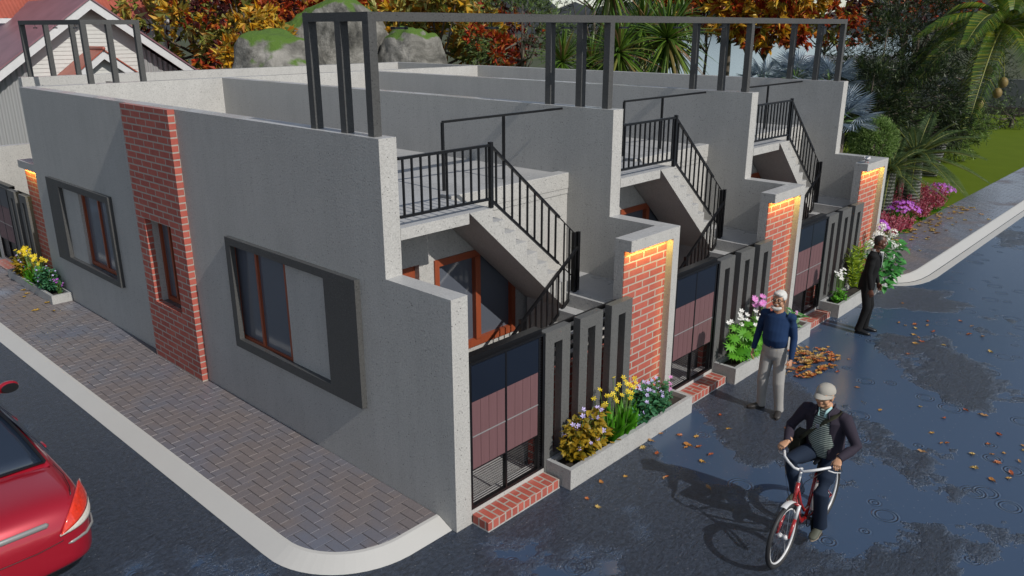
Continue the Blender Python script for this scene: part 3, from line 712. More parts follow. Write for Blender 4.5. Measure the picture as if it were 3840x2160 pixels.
crown_tree('autumn_tree', 'golden and olive tree right of the gabled house', zc(730, 115, 39), 2.9, 36, 26, .46, .19, ['leaf_gold', 'leaf_olive', 'leaf_olive'], group=AG, rz=3.4)
crown_tree('autumn_tree', 'tall golden tree touching the red roof, sky showing through', zc(700, -90, 46), 3.0, 16, 16, .50, .2, ['leaf_gold', 'leaf_olive'], group=AG, rz=2.4)
crown_tree('autumn_tree', 'deep red tree between the golden tree and the big boulder', zc(930, 60, 36), 2.4, 24, 22, .28, .13, ['leaf_red', 'leaf_maroon', 'leaf_red'], group=AG, rz=2.9)
crown_tree('autumn_tree', 'yellow bush-like tree low in front of the red tree, left of the boulder', zc(985, 165, 30.5), 1.15, 12, 16, .36, .15, ['leaf_gold'], group=AG)
crown_tree('autumn_tree', 'maroon tree high behind the golden and the deep red trees', zc(800, -60, 50), 4.2, 20, 24, .34, .15, ['leaf_maroon', 'leaf_red'], group=AG)
crown_tree('autumn_tree', 'gold and red tree rising behind the mossy boulder', zc(1280, -40, 39), 3.6, 30, 24, .40, .17, ['leaf_gold', 'leaf_red', 'leaf_red'], group=AG, rz=2.8)
crown_tree('autumn_tree', 'olive and yellow tree right of the boulder, under the pergola beam', zc(1640, 130, 33), 2.3, 28, 22, .42, .17, ['leaf_olive', 'leaf_gold', 'leaf_olive'], group=AG, rz=2.1)
crown_tree('autumn_tree', 'orange and olive tree above the pergola beam at the centre top', zc(1600, -60, 39), 3.2, 22, 20, .42, .17, ['leaf_olive', 'leaf_gold', 'leaf_red'], group=AG, rz=2.2)
crown_tree('autumn_tree', 'small scarlet tree at the right end of the autumn group', zc(1800, 225, 31), 1.1, 12, 16, .28, .12, ['leaf_red'], group=AG)
crown_tree('autumn_tree', 'dark maroon tree behind the scarlet tree', zc(1850, 20, 43), 3.0, 20, 24, .34, .14, ['leaf_maroon', 'leaf_red', 'leaf_maroon'], group=AG, rz=2.6)
crown_tree('autumn_tree', 'orange tree hanging over the lake, third from the right of the lake trees', zc(2660, -30, 36), 1.9, 20, 18, .42, .17, ['leaf_gold', 'leaf_red'], group=AG, rz=1.4, trunk_r=.07)
crown_tree('autumn_tree', 'golden tree hanging over the middle of the lake', zc(2890, -5, 35), 2.0, 26, 20, .40, .16, ['leaf_gold', 'leaf_gold', 'leaf_red'], group=AG, rz=1.5, trunk_r=.07)
crown_tree('autumn_tree', 'red topped tree above the right end of the long pergola', zc(3120, -30, 38), 2.3, 20, 20, .34, .15, ['leaf_red', 'leaf_maroon', 'leaf_olive'], group=AG, rz=1.5, trunk_r=.07)
crown_tree('autumn_tree', 'thin red tree above the dark evergreens near the palm', zc(3420, -20, 44), 2.6, 16, 20, .34, .15, ['leaf_red', 'leaf_maroon'], group=AG, rz=1.6)
crown_tree('dark_tree', 'purple black tree behind the lake trees', zc(2750, -30, 52), 4.2, 24, 40, .42, .2, ['leaf_maroon', 'needle_far'], group='dark trees behind the lake trees', rz=2.6)
crown_tree('dark_tree', 'near black tree behind the yucca plants and pergola beam', zc(2420, 0, 46), 3.2, 24, 40, .36, .1, ['needle_dark', 'needle_far'], group='dark trees behind the lake trees', rz=3.0)
def feather(name, label, c, rad, rz, nclump, n, group, mats=('needle_dark',), L=.24, base=None):
    # fine feathery evergreen: sprays of thin needles along drooping twigs
    base = Vector(base) if base else Vector((c[0], c[1], 0)); t_ = thing(name, base, label, 'tree', group); cc = Vector(c)-base; b = MB(); tw = MB(); cl = []
    for _ in range(nclump):
        q = rv(1); q = q.normalized()*(q.length**.45); cl.append(cc+Vector((q.x*rad, q.y*rad, q.z*rz)))
    trunk(tw, Vector((0,0,0)), cc, .14, .05, cl[:16]); tw.build('trunk', 'bark', t_, smooth=True)
    for k in cl:
        for _ in range(n):
            p = k+rv(rad*.33); d = (rv(1)+(p-cc).normalized()*.9).normalized(); mi = rnd.randrange(len(mats)); ln = L*rnd.uniform(.8, 1.8)
            for s_ in range(7):
                pp = p+d*ln*s_/7-Vector((0,0,.05*(s_/7)**2)); leaf(b, pp, d+rv(.75), L*rnd.uniform(.5, .8), .015, mi, .25, .1)
    b.build('crown', list(mats), t_, uv=False); return t_
FG = 'dark feathery evergreens by the garden'
for k, (u, v, d, r_, z_, n_, lab) in enumerate([(1960, 150, 31, 1.7, 2.2, 26, 'wispy dark green tree left of the first yucca'), (2230, 40, 34, 1.8, 2.3, 26, 'dark green tree behind the yuccas, under the beam'),
        (3300, 250, 30, 1.5, 1.7, 30, 'feathery evergreen beside the end of the long pergola'), (3450, 120, 33, 1.9, 1.7, 34, 'tallest feathery evergreen left of the coconut palm'),
        (3420, 400, 27, 1.35, 1.3, 34, 'dense dark evergreen above the round bush'), (3610, 300, 39, 2.2, 2.4, 34, 'dark evergreen behind the coconut palm trunk'),
        (3540, 500, 36, 1.3, .75, 26, 'low evergreen shrub leaning over the lawn under the palm'), (3250, 420, 25, 1.0, 1.2, 24, 'evergreen right behind the end house wall'),
        (3760, 560, 38, .9, .7, 0, '')]):
    if n_: feather('evergreen_tree', lab, zc(u, v, d), r_, z_, n_, 44, FG, mats=('needle_dark', 'needle_far') if k not in (0, 6) else ('needle_dark', 'leaf_thuja'))
feather('garden_shrub', 'sunlit light green shrub on the lawn under the coconut', zc(3800, 425, 50), 1.5, .7, 12, 22, None, mats=('leaf_thuja', 'needle_dark'), L=.22)['category'] = 'shrub'

# rocks
def rockobj(label, c, sx, sy, sz, seed, base_z=0, rot=0):
    bm = bmesh.new(); bmesh.ops.create_icosphere(bm, subdivisions=5, radius=1)
    for v_ in bm.verts:
        p = v_.co.copy(); n_ = mnoise.fractal(p*1.2+Vector((seed, 0, 0)), 1., 2.1, 6); r2 = mnoise.noise(p*.8+Vector((0, seed, 0)))
        p *= 1+.20*n_+.26*r2; k_ = .78+.12*r2+.10*mnoise.noise(p*2.5); p.z = p.z if p.z < k_ else k_+(p.z-k_)*.45; v_.co = Vector((p.x*sx, p.y*sy, p.z*sz))
    bmesh.ops.rotate(bm, verts=bm.verts, matrix=Matrix.Rotation(rot, 3, 'Z')); me = bpy.data.meshes.new('boulder'); bm.to_mesh(me); bm.free()
    me.materials.append(MT['rock']); me.polygons.foreach_set('use_smooth', [True]*len(me.polygons))
    o = bpy.data.objects.new('boulder', me); sc.collection.objects.link(o); o.location = (c[0], c[1], c[2]); return tg(o, label, 'boulder', 'mossy boulders')
q = zc(1270, 250, 31); rockobj('tall grey boulder with a mossy green top behind the roof', (q.x, q.y, 2.5), 2.3, 2.0, 3.95, 3.1)
q = zc(1040, 255, 28.5); rockobj('low flat mossy boulder left of the tall one', (q.x, q.y, 2.2), 2.1, 1.5, 2.95, 8.4)
q = zc(1545, 255, 30); rockobj('low mossy boulder right of the tall one', (q.x, q.y, 2.2), 1.25, 1.3, 3.2, 5.7)

# blades, fans and fronds
def blade(b, p, az, el, L, W, droop, mi=0, seg=5):
    d = Vector((math.cos(az)*math.cos(el), math.sin(az)*math.cos(el), math.sin(el))); u = Vector((-math.sin(az), math.cos(az), 0)); vs = []; fs = []
    for i in range(seg+1):
        t_ = i/seg; c = p+d*L*t_-Vector((0,0,1))*droop*L*t_*t_; w_ = W*.5*(1-t_**2)*(.55+.45*min(1, t_*4)); nn = u.cross(d)
        vs += [c-u*w_+nn*w_*.5, c, c+u*w_+nn*w_*.5]
    for i in range(seg):
        k = i*3; fs += [(k, k+1, k+4, k+3), (k+1, k+2, k+5, k+4)]
    b.add(vs, fs, mi)
def yucca(label, c, L, n, down=True):
    t_ = thing('yucca_plant', (c.x, c.y, 0), label, 'yucca', 'yuccas behind the houses'); b = MB(); top = Vector((0, 0, c.z))
    b.loft([(.1, 0, 0), (0, .05, c.z*.5), top], [.11, .08, .07], 8); b.build('trunk', 'bark', t_, smooth=True); b = MB()
    for i in range(n):
        el = R(80-150*(i/n)**1.1+rnd.uniform(-12, 12)); az = i*2.399+rnd.uniform(-.3, .3)
        blade(b, top+Vector((0,0,.12*(1-i/n))), az, el, L*rnd.uniform(.8, 1.15), L*.07, .25+.35*i/n*rnd.random())
    b.build('leaves', 'leaf_yucca', t_, uv=False); return t_
yucca('yucca with broad rosette right of the second roof post group', zc(2319, 204, 25), 1.6, 130)
yucca('largest yucca, in front of the lake, spreading past the pergola post', zc(2503, 155, 26), 1.7, 150)
yucca('small dark yucca left of the others, between two pergola posts', zc(2109, 240, 25), 1.3, 110)
yucca('tall yucca above the pergola beam, hanging down from the picture top', zc(2290, -60, 28), 1.5, 110)
yucca('dark yucca low behind the middle post group, left of the broad one', zc(2215, 250, 27), 1.3, 110)
yucca('yucca behind, between the broad one and the largest one', zc(2410, 110, 28), 1.5, 120)
yucca('upright yucca behind the largest one, tips above the beam', zc(2555, 70, 28), 1.1, 70)
yucca('tallest yucca, rosette cut by the top edge between the two others', zc(2430, -70, 30), 1.4, 90)
def fan(b, c, axis, up, L, n=26, spread=200, mi=0):
    axis = axis.normalized(); up = (up-axis*up.dot(axis)).normalized(); nn = axis.cross(up).normalized()
    for i in range(n):
        a = R(-spread/2+spread*i/(n-1)); d = up*math.cos(a)+axis.cross(up)*math.sin(a); d = d+axis*.25*math.cos(2.2*a)
        d.normalize(); Lk = L*rnd.uniform(.9, 1.08)*(1-.15*abs(a)/R(100)); u = d.cross(axis).normalized()
        p1 = c+d*Lk*.55; p2 = c+d*Lk-Vector((0,0,.07*L)); w_ = .024*L*2.2
        b.add([c, p1+u*w_*.6+axis*w_*.3, p2, p1-u*w_*.6+axis*w_*.3, p1-axis*w_*.2], [(0,1,4), (1,2,4), (4,2,3), (0,4,3)], mi)
def fanpalm(label, c, fans, L, seed):
    t_ = thing('fan_palm', (c.x, c.y, 0), label, 'palm', 'silver blue fan palms'); b = MB(); b.loft([(0,0,0), (.05,0,c.z*.5), (0,0,c.z)], [.2,.17,.14], 9)
    b.build('trunk', 'bark', t_, smooth=True); b = MB(); top = Vector((0,0,c.z)); st = MB()
    for i in range(fans):
        az = i*2.399+seed; el = R(75-95*(i/fans)+rnd.uniform(-8, 8)); d = Vector((math.cos(az)*math.cos(el), math.sin(az)*math.cos(el), math.sin(el)))
        p = top+d*L*.75; st.bar(top, p, .018); fan(b, p, Vector((0,0,1)).cross(d).cross(d)*-1+d*.2, d+Vector((0,0,.1)), L)
    b.build('fans', 'leaf_silver', t_, uv=False); st.build('leaf_stalks', 'stem_green', t_); return t_
q = zc(2985, 300, 24.5); fanpalm('silver blue fan palm showing above the end house roof', q, 17, .62, .4)
q = zc(2870, 315, 27); fanpalm('silver fan palm behind and left of the other two', q, 14, .6, 1.9)
q = zc(3110, 320, 24.5); fanpalm('silver fan palm close behind the last roof post', q, 14, .6, 2.5)
q = zc(3150, 440, 20.5); q.z -= .1; fanpalm('silver fan palm beside the end wall, leaves reaching out to the right', q, 20, .60, 1.2)
def frond(b, st, p, az, el, L, droop, ll, n, mi=0, vee=.35, tipw=.35, hang=.3, w=.03):
    d0 = Vector((math.cos(az)*math.cos(el), math.sin(az)*math.cos(el), math.sin(el))); pts = []
    for i in range(n+1): t_ = i/n; pts.append(p+d0*L*t_-Vector((0,0,1))*droop*L*t_**2)
    st.loft(pts[::max(1, n//8)], [.022*L/2*(1-.8*k/(len(pts[::max(1, n//8)])-1))+.003 for k in range(len(pts[::max(1, n//8)]))], 5)
    for i in range(max(1, n//12), n):
        t_ = i/n; d = (pts[i+1]-pts[i-1]).normalized(); u = d.cross(Vector((0,0,1))).normalized(); nn = u.cross(d)
        env = min(1, .45+t_*3)*(1 if t_ < .6 else 1-(t_-.6)/.4*(1-tipw))
        for s_ in (-1, 1):
            l_ = ll*env*rnd.uniform(.92, 1.05); dd = (u*s_*.85+d*.5+nn*vee).normalized(); a = pts[i]; m_ = a+dd*l_*.5; e = a+dd*l_-Vector((0,0,hang*l_)); ww = d*w*.5
            b.add([a-ww*.5, a+ww*.5, m_+ww, m_-ww, e], [(0,1,2,3), (3,2,4)], mi)
def feather_palm(name, label, base, top, n, L, ll, mats, tr=(.2, .14), group=None, els=(75, -25), droop=.4, leaflets=44, w=.03, azs=None, hang=.3):
    t_ = thing(name, base, label, 'palm', group); base = Vector(base); tp = Vector(top)-base; b = MB(); ps = []
    for i in range(9): s_ = i/8; ps.append(Vector((tp.x*s_**1.25, tp.y*s_**1.25, tp.z*s_)))
    b.loft(ps, [tr[0]*(1.25 if i == 0 else 1)*(1-i/8)+tr[1]*i/8 for i in range(9)], 12); b.build('trunk', 'palm_bark', t_, smooth=True)
    b = MB(); st = MB()
    for i in range(n):
        az = azs[i][0] if azs else i*2.399; el = R(azs[i][1]) if azs else R(els[0]+(els[1]-els[0])*i/n+rnd.uniform(-6, 6))
        frond(b, st, tp, az, el, L*rnd.uniform(.9, 1.08), droop*rnd.uniform(.8, 1.2), ll, leaflets, 0, w=w, hang=hang)
    b.build('fronds', mats[0], t_, uv=False); st.build('leaf_stalks', 'rachis', t_, smooth=True); return t_
# coconut palm leaning over the lawn
ctop = zc(3765, 95, 30); ct = feather_palm('coconut_palm', 'leaning coconut palm with green fronds at the top right corner', (zc(3480, 640, 32).x, zc(3480, 640, 32).y, .05), tuple(ctop), 17, 3.3, .72, ['leaf_palm'], tr=(.26, .16), droop=.72, leaflets=92, w=.036,
    azs=[(R(130), 28), (R(120), 8), (R(150), 5), (R(175), 30), (R(215), 2), (R(250), 25), (R(290), 10), (R(310), 40), (R(100), 50), (R(200), 65), (R(20), 35), (R(60), 30), (R(340), 20), (R(270), 60), (R(235), -12), (R(185), -8), (R(80), 62)], hang=.45)
for k in range(4):
    a = k*1.7+2.6; b = MB(); c = Vector(ctop)-ct.location+Vector((.32*math.cos(a), .32*math.sin(a), -1.35-.35*k)); b.ell(c, (.14, .14, .17)); b.build('coconut', 'coconut', ct, smooth=True)
    b = MB(); b.bar(c+Vector((0,0,.15)), Vector(ctop)-ct.location, .02); b.build('fruit_stalk', 'rachis', ct)
# cycads on the garden bed
feather_palm('cycad_palm', 'cycad with arching grey green fronds and thick trunk beside the pavement', (19.48, 1.60, .06), (19.1, 1.55, 1.7), 30, 1.9, .34, ['leaf_cycad'], tr=(.24, .2), droop=.32, leaflets=60, w=.02, els=(60, -20))
feather_palm('cycad_palm', 'second cycad trunk half hidden behind the end portal', (17.7, 1.75, .06), (17.6, 1.7, 1.45), 26, 1.6, .3, ['leaf_cycad'], tr=(.2, .17), droop=.4, leaflets=40, w=.018, els=(65, -15))
th = thing('round_bush', (15.2, 1.42, -.18), 'round light green bush above the end portal', 'bush'); b = MB()
for _ in range(2600):
    q = rv(1); q = q.normalized()*(.72+.28*rnd.random()); q = q*(1+.12*mnoise.noise(q*4)); p = Vector((q.x*.54, q.y*.54, 2.68+q.z*.58))*(1+.0*q.x)
    for _ in range(3): leaf(b, p, q+rv(.9)+Vector((0,0,.4)), rnd.uniform(.05, .12), .022, 0, .1)
b.build('foliage', 'leaf_thuja', th, uv=False); b = MB(); b.loft([(0,0,0), (.04,0,1.2), (0,0,2.6)], [.1,.08,.05], 8)
for k in range(6): a = k*1.05; b.loft([(0,0,1.9), (.3*math.cos(a), .3*math.sin(a), 2.3+.1*k)], [.04, .015], 6)
b.build('stem', 'bark', th, smooth=True)

# ------------------------------------------------------------ flowers
def flower(b, p, n_, r_, np_, mi, cmi=None, cup=.35, wide=.55):
    n_ = n_.normalized(); u = n_.cross(Vector((.3,.2,1)) if abs(n_.z) < .9 else Vector((1,0,0))).normalized(); v_ = n_.cross(u)
    for k in range(np_):
        a = 2*math.pi*k/np_+rnd.uniform(-.1,.1); d = u*math.cos(a)+v_*math.sin(a); s_ = n_.cross(d); m_ = p+d*r_*.6+n_*r_*cup*.4; e = p+d*r_+n_*r_*cup
        b.add([p, m_+s_*r_*wide*.5, e, m_-s_*r_*wide*.5], [(0,1,2,3)], mi)
def flowers(par, items, mat_):
    # items: (pos, normal, radius, petals, cup, wide); few enough to count -> each bloom its own part
    if len(items) <= 60:
        for it in items: b = MB(); flower(b, it[0], it[1], it[2], it[3], 0, cup=it[4], wide=it[5]); b.build('flower', mat_, par, uv=False)
    else:
        b = MB()
        for it in items: flower(b, it[0], it[1], it[2], it[3], 0, cup=it[4], wide=it[5])
        b.build('flowers', mat_, par, uv=False)['kind'] = 'stuff'
def stemline(b, p, q, w=.006, mi=0): 
    m_ = p.lerp(q, .5)+Vector((rnd.uniform(-.01,.01), rnd.uniform(-.01,.01), 0)); b.bar(p, m_, w, w, mi); b.bar(m_, q, w, w, mi)
PG = 'flowering plants in the planter boxes'
def leafy(name, label, loc, rx, ry, h, nst, nleaf, L, W, lm, fm=None, nf=0, fr=.02, npet=5, group=PG, over=.0, cat='plant', up=.3, wide=.6, z0=.19):
    t_ = thing(name, (loc[0], loc[1], z0 if len(loc) < 3 else loc[2]), label, cat, group); b = MB(); s_ = MB(); tips = []
    for _ in range(nst):
        a = rnd.uniform(0, 6.28); r_ = math.sqrt(rnd.random()); e = Vector((math.cos(a)*r_*rx, math.sin(a)*r_*ry, h*rnd.uniform(.45, 1)*(1-.35*r_*r_))); root = Vector((e.x*.45, e.y*.3, 0)); stemline(s_, root, e, .006); tips.append(e)
        for k in range(nleaf):
            f = rnd.uniform(.2, 1.05); p = root.lerp(e, f)+rv(.02); d = rv(1); d.z *= .5; d = d+Vector((e.x, e.y, 0))*1.5+Vector((0,0,up)); leaf6(b, p, d, L*rnd.uniform(.7, 1.2), W*rnd.uniform(.8, 1.15), 0, .35, .12, Vector((0,0,1))+rv(.5))
    s_.build('stems', 'stem_green', t_); b.build('leaves', lm, t_, uv=False)
    if nf:
        hd = []
        for _ in range(nf):
            e = rnd.choice(tips)+Vector((rnd.uniform(-.03,.03), rnd.uniform(-.03,.03), rnd.uniform(.01, .07))); hd.append((e, Vector((-.3,-.5,.8))+rv(.4), fr*rnd.uniform(.8,1.2), npet, .35, wide))
        flowers(t_, hd, fm)
    return t_
def lily(label, loc, rx, nb, L, W, nf, h, lm='leaf_bright', fm='petal_yellow', group=PG, ry=.08, fr=.035, z0=.19):
    t_ = thing('lily_plant', (loc[0], loc[1], z0), label, 'plant', group); b = MB(); s_ = MB(); f = []
    for _ in range(nb):
        az = rnd.uniform(0, 6.28); p = Vector((rnd.uniform(-rx, rx), rnd.uniform(-ry, ry), 0)); blade(b, p, az, R(rnd.uniform(52, 82)), L*rnd.uniform(.7, 1.1), W, rnd.uniform(.1, .35), 0, 6)
    for _ in range(nf):
        p = Vector((rnd.uniform(-rx, rx)*.6, rnd.uniform(-ry, ry), 0)); e = Vector((p.x*1.8+rnd.uniform(-.06,.06), p.y*2.2+rnd.uniform(-.05,.05), h*rnd.uniform(.72, 1))); stemline(s_, p, e, .005); f.append((e, Vector((-.3,-.5,.8))+rv(.5), fr, 6, .2, .38))
    b.build('leaves', lm, t_, uv=False); s_.build('stems', 'stem_green', t_); flowers(t_, f, fm); return t_
yc = -.20
leafy('coleus_plant', 'gold and brown leafed plant with lavender flowers, left in the nearest planter', (1.93, yc-.02), .40, .17, .64, 64, 11, .10, .07, 'leaf_coleus', 'petal_lavender', 26, .032, group=PG)
lily('yellow lily with bright green blades in the nearest planter', (2.62, yc-.02), .30, 56, .56, .095, 24, .72, fr=.040)
leafy('ivy_plant', 'teal green ivy with lavender flowers, right in the nearest planter', (3.28, yc-.02), .46, .18, .52, 80, 10, .09, .075, 'leaf_ivy', 'petal_lavender', 34, .030)
leafy('aster_plant', 'small pink asters at the right end of the nearest planter', (3.74, yc), .10, .09, .42, 12, 5, .06, .035, 'leaf_ivy', 'petal_pink', 8, .036, 9, wide=.35)
def lobed(name, label, loc, rx, ry, h, n, fm, nf, fr, np_, lm='leaf_geranium', r_=.10, group=PG, z0=.19, wide=.6, hf=None):
    t_ = thing(name, (loc[0], loc[1], z0), label, 'plant', group); b = MB(); s_ = MB(); f = []
    for _ in range(n):
        a = rnd.uniform(0, 6.28); q = math.sqrt(rnd.random()); c = Vector((math.cos(a)*q*rx, math.sin(a)*q*ry, h*rnd.uniform(.2, .85))); stemline(s_, Vector((c.x*.5, c.y*.4, 0)), c, .005); nn = Vector((-.2,-.4,.9))+rv(.35)
        u = nn.cross(Vector((0,1,.2))).normalized(); v_ = nn.cross(u).normalized(); vs = [c]; K = 11
        for k in range(2*K): aa = 2*math.pi*k/(2*K); rr = r_*(1 if k % 2 == 0 else .5)*rnd.uniform(.85, 1.1); vs.append(c+u*math.cos(aa)*rr+v_*math.sin(aa)*rr-nn.normalized()*rr*.12)
        b.add(vs, [(0, 1+k, 1+(k+1) % (2*K)) for k in range(2*K)])
    for _ in range(nf):
        x = rnd.uniform(-rx, rx)*.95; y = rnd.uniform(-ry, ry); e = Vector((x, y, (hf or h)*rnd.uniform(.75, 1.08))); stemline(s_, Vector((x*.7, y*.6, 0)), e, .005); f.append((e, Vector((-.2,-.45,.85))+rv(.25), fr, np_, .3, wide))
    b.build('leaves', lm, t_, uv=False); s_.build('stems', 'stem_green', t_); flowers(t_, f, fm); return t_
lobed('geranium_plant', 'white flowered geranium with lobed leaves left of the man in blue', (5.98, yc-.02), .50, .16, .62, 80, 'petal_white', 17, .048, 6, r_=.125, hf=.74)
lobed('daisy_plant', 'tall pink daisies just behind the man in blue', (6.45, yc), .20, .10, .5, 20, 'petal_pink', 8, .065, 14, hf=.88, wide=.3)
leafy('caladium_plant', 'pale veined caladium at the right end of the second planter', (7.55, yc), .2, .14, .42, 18, 2, .24, .15, 'leaf_caladium', 'petal_pink', 4, .03)
leafy('forget_me_not_plant', 'small blue flowers between the second portal and the next gate', (7.25, yc), .13, .1, .62, 12, 4, .05, .02, 'leaf_geranium', 'petal_blue', 16, .022)
leafy('geranium_plant', 'small white flowers over green leaves, left in the farthest planter', (9.70, yc), .22, .14, .26, 26, 7, .07, .05, 'leaf_geranium', None)
lobed('snowflake_plant', 'thin stems of tiny white blooms behind the low green plant', (9.78, yc+.04), .18, .07, .2, 8, 'petal_white', 24, .03, 6, r_=.05, hf=.56)
t_ = thing('lime_plant', (10.42, yc, .19), 'tall lime green plant behind the man in the black suit', 'plant', PG); b = MB(); s_ = MB()
for k in range(9):
    e = Vector((rnd.uniform(-.2,.2), rnd.uniform(-.08,.08), rnd.uniform(.65, 1.0))); stemline(s_, e*.2, e, .009)
    for i in range(30): f = rnd.uniform(.15, 1.0); d = rv(1); d.z = abs(d.z)*.3+.1; leaf6(b, Vector((e.x*.2, e.y*.2, 0)).lerp(e, f), d, .17, .03, 0, .3)
b.build('leaves', 'leaf_lime', t_, uv=False); s_.build('stems', 'stem_green', t_)
t_ = thing('hydrangea_plant', (11.35, -.26, .19), 'white hydrangea with large green leaves right of the man in the black suit', 'plant', PG); b = MB(); s_ = MB()
for k in range(170):
    a = rnd.uniform(0, 6.28); q = math.sqrt(rnd.random()); c = Vector((math.cos(a)*q*.60, math.sin(a)*q*.34-.06, rnd.uniform(.0, .85))); leaf6(b, c, Vector((c.x, c.y-.2, .1))+rv(.5), rnd.uniform(.14, .22), .13, 0, .3, .1, Vector((-.2,-.3,1)))
b.build('leaves', 'leaf_hydrangea', t_, uv=False)
for i, (x, y, z) in enumerate([(-.55,0,.72), (-.42,.05,.88), (-.35,-.1,.62), (-.2,.0,1.02), (.0,-.1,.92), (.15,.05,1.12), (.12,-.2,.80), (.38,-.12,.98), (.32,-.25,.72), (.50,-.2,.70), (-.05,-.25,.62), (.25,.1,.95), (-.62,-.08,.5)]):
    f = MB(); c = Vector((x, y, z)); stemline(s_, Vector((x*.3, y*.3, 0)), c, .008)
    for _ in range(90): q = rv(1).normalized(); flower(f, c+q*.095, q, .021, 4, 0, cup=.1, wide=.8)
    f.build('flower_head', 'petal_white', t_, uv=False)
s_.build('stems', 'stem_green', t_)
# side planter on the left
leafy('coleus_plant', 'gold leafed plant with lavender flowers in the side planter at the left edge', (-.2, 12.75), .18, .42, .56, 60, 11, .10, .07, 'leaf_coleus', 'petal_lavender', 26, .022)
lily('yellow lily in the side planter, against the end wall corner', (-.2, 12.15), .12, 46, .54, .06, 34, .68, ry=.28, fr=.045)
leafy('ivy_plant', 'teal ivy with lavender flowers at the near end of the side planter', (-.2, 11.5), .18, .46, .48, 74, 10, .09, .075, 'leaf_ivy', 'petal_lavender', 26, .022)
leafy('aster_plant', 'dark plant with purple asters in the side planter corner', (-.12, 11.15), .08, .12, .36, 12, 5, .05, .03, 'leaf_ivy', 'petal_purple', 9, .028, 9, wide=.35)
# garden bed by the right pavement
GB = 'flower clumps along the garden pavement'
def clump(name, label, x, y, r_, h, n, fm, nf, fr, npet=6, lm='leaf_bright'):
    t_ = thing(name, (x, y, .08), label, 'flowers', GB); b = MB(); f = MB()
    for _ in range(n): a = rnd.uniform(0, 6.28); q = rnd.random()*r_*.5; blade(b, Vector((math.cos(a)*q, math.sin(a)*q, 0)), a, R(rnd.uniform(55, 85)), h*rnd.uniform(.6, .9), .03, .15, 0, 4)
    for _ in range(nf): 
        a = rnd.uniform(0, 6.28); q = math.sqrt(rnd.random()); flower(f, Vector((math.cos(a)*q*r_, math.sin(a)*q*r_, h*(1-.35*q*q)+rnd.uniform(-.03,.03))), Vector((math.cos(a)*q-.2, math.sin(a)*q-.2, .8))+rv(.3), fr, npet, 0, cup=.15)
    b.build('leaves', lm, t_, uv=False); f.build('flowers', fm, t_, uv=False); return t_
clump('petunia_clump', 'purple petunias farthest out on the lawn beside the pavement', 21.3, 1.35, .46, .55, 110, 'petal_purple', 150, .042)
clump('petunia_clump', 'large purple petunia clump in front of the cycad trunk', 17.7, 1.25, .46, .58, 110, 'petal_purple', 170, .042)
clump('petunia_clump', 'small purple petunia clump beside the end portal', 15.3, 1.0, .22, .5, 40, 'petal_purple', 60, .055)
def astilbe(label, x, y, r_, h, n):
    t_ = thing('astilbe_clump', (x, y, .08), label, 'flowers', GB); b = MB(); g = MB()
    for _ in range(n):
        a = rnd.uniform(0, 6.28); q = math.sqrt(rnd.random())*r_; p = Vector((math.cos(a)*q*.8, math.sin(a)*q*.8, 0)); e = Vector((math.cos(a)*q*1.1, math.sin(a)*q*1.1, h*rnd.uniform(.55, 1)))
        for k in range(16): f = rnd.uniform(.15, 1); leaf(b, p.lerp(e, f), rv(.8)+Vector((0,0,.6)), .11*(1.3-f), .028, 0, .1)
        leaf(g, p, rv(1)+Vector((0,0,.3)), .2, .07, 0)
    b.build('flowers', 'petal_red', t_, uv=False); g.build('leaves', 'leaf_bright', t_, uv=False); return t_
astilbe('crimson astilbe right beside the end portal at the pavement edge', 15.8, 1.3, .6, .52, 150)
astilbe('crimson astilbe behind the large purple petunias', 18.5, 1.35, .6, .55, 140)
astilbe('crimson astilbe in front of the cycad, overhanging the pavement edge', 16.6, 1.18, .55, .46, 150)
astilbe('crimson astilbe between the cycad trunk and the farthest petunias', 20.0, 1.40, .62, .78, 170)
astilbe('crimson astilbe deep behind the cycad trunks', 18.5, 2.3, .6, .75, 110)
# ------------------------------------------------------------ people
# figures are built facing -Y with their left side at +X, then turned
def hand(b, wrist, fdir, pdir, side, s=1., curl=.5, seg=8, mi=0, spreadk=1., curls=None):
    # fdir: direction of the fingers, pdir: the way the palm faces, side: +1/-1 picks where the thumb leaves
    f = Vector(fdir).normalized(); p = (Vector(pdir)-f*Vector(pdir).dot(f)).normalized(); w = f.cross(p).normalized()*side; wr = Vector(wrist)
    pc = wr+f*.045*s
    b.loft([wr-f*.025*s, wr, wr+f*.03*s, wr+f*.065*s, wr+f*.088*s, wr+f*.095*s], [(.024*s, .019*s), (.026*s, .018*s), (.036*s, .016*s), (.042*s, .015*s), (.040*s, .013*s), (.030*s, .008*s)], 12, mi, ref=tuple(p))
    lens = [.070, .078, .073, .057]; offs = [-.0285, -.0095, .0095, .0285]
    for k in range(4):
        a = wr+f*(.085-.004*abs(k-1.4))*s-w*offs[k]*s*1.0; L = lens[k]*s; d = f-w*offs[k]*2.2*spreadk; d.normalize(); c = (curls[k] if curls else curl+.08*k); pts = [a-d*.02*s, a]
        ang = 0
        for fr in (.42, .32, .26):
            ang += c*.85; dd = d*math.cos(ang)+p*math.sin(ang); pts.append(pts[-1]+dd*L*fr)
        b.loft(pts, [.0088*s, .0092*s, .0085*s, .0078*s, .0055*s], 8, mi)
    a = wr+f*.022*s+w*.024*s; d = (f*.62+w*.62+p*.35).normalized(); p1 = a+d*.036*s; d2 = (f*.85+w*.2+p*(.35+.3*curl)).normalized(); p2 = p1+d2*.03*s; p3 = p2+(d2+p*.35*curl).normalized()*.024*s
    b.loft([a-d*.015*s, a, p1, p2, p3], [.013*s, .0125*s, .0108*s, .0098*s, .0065*s], 8, mi)
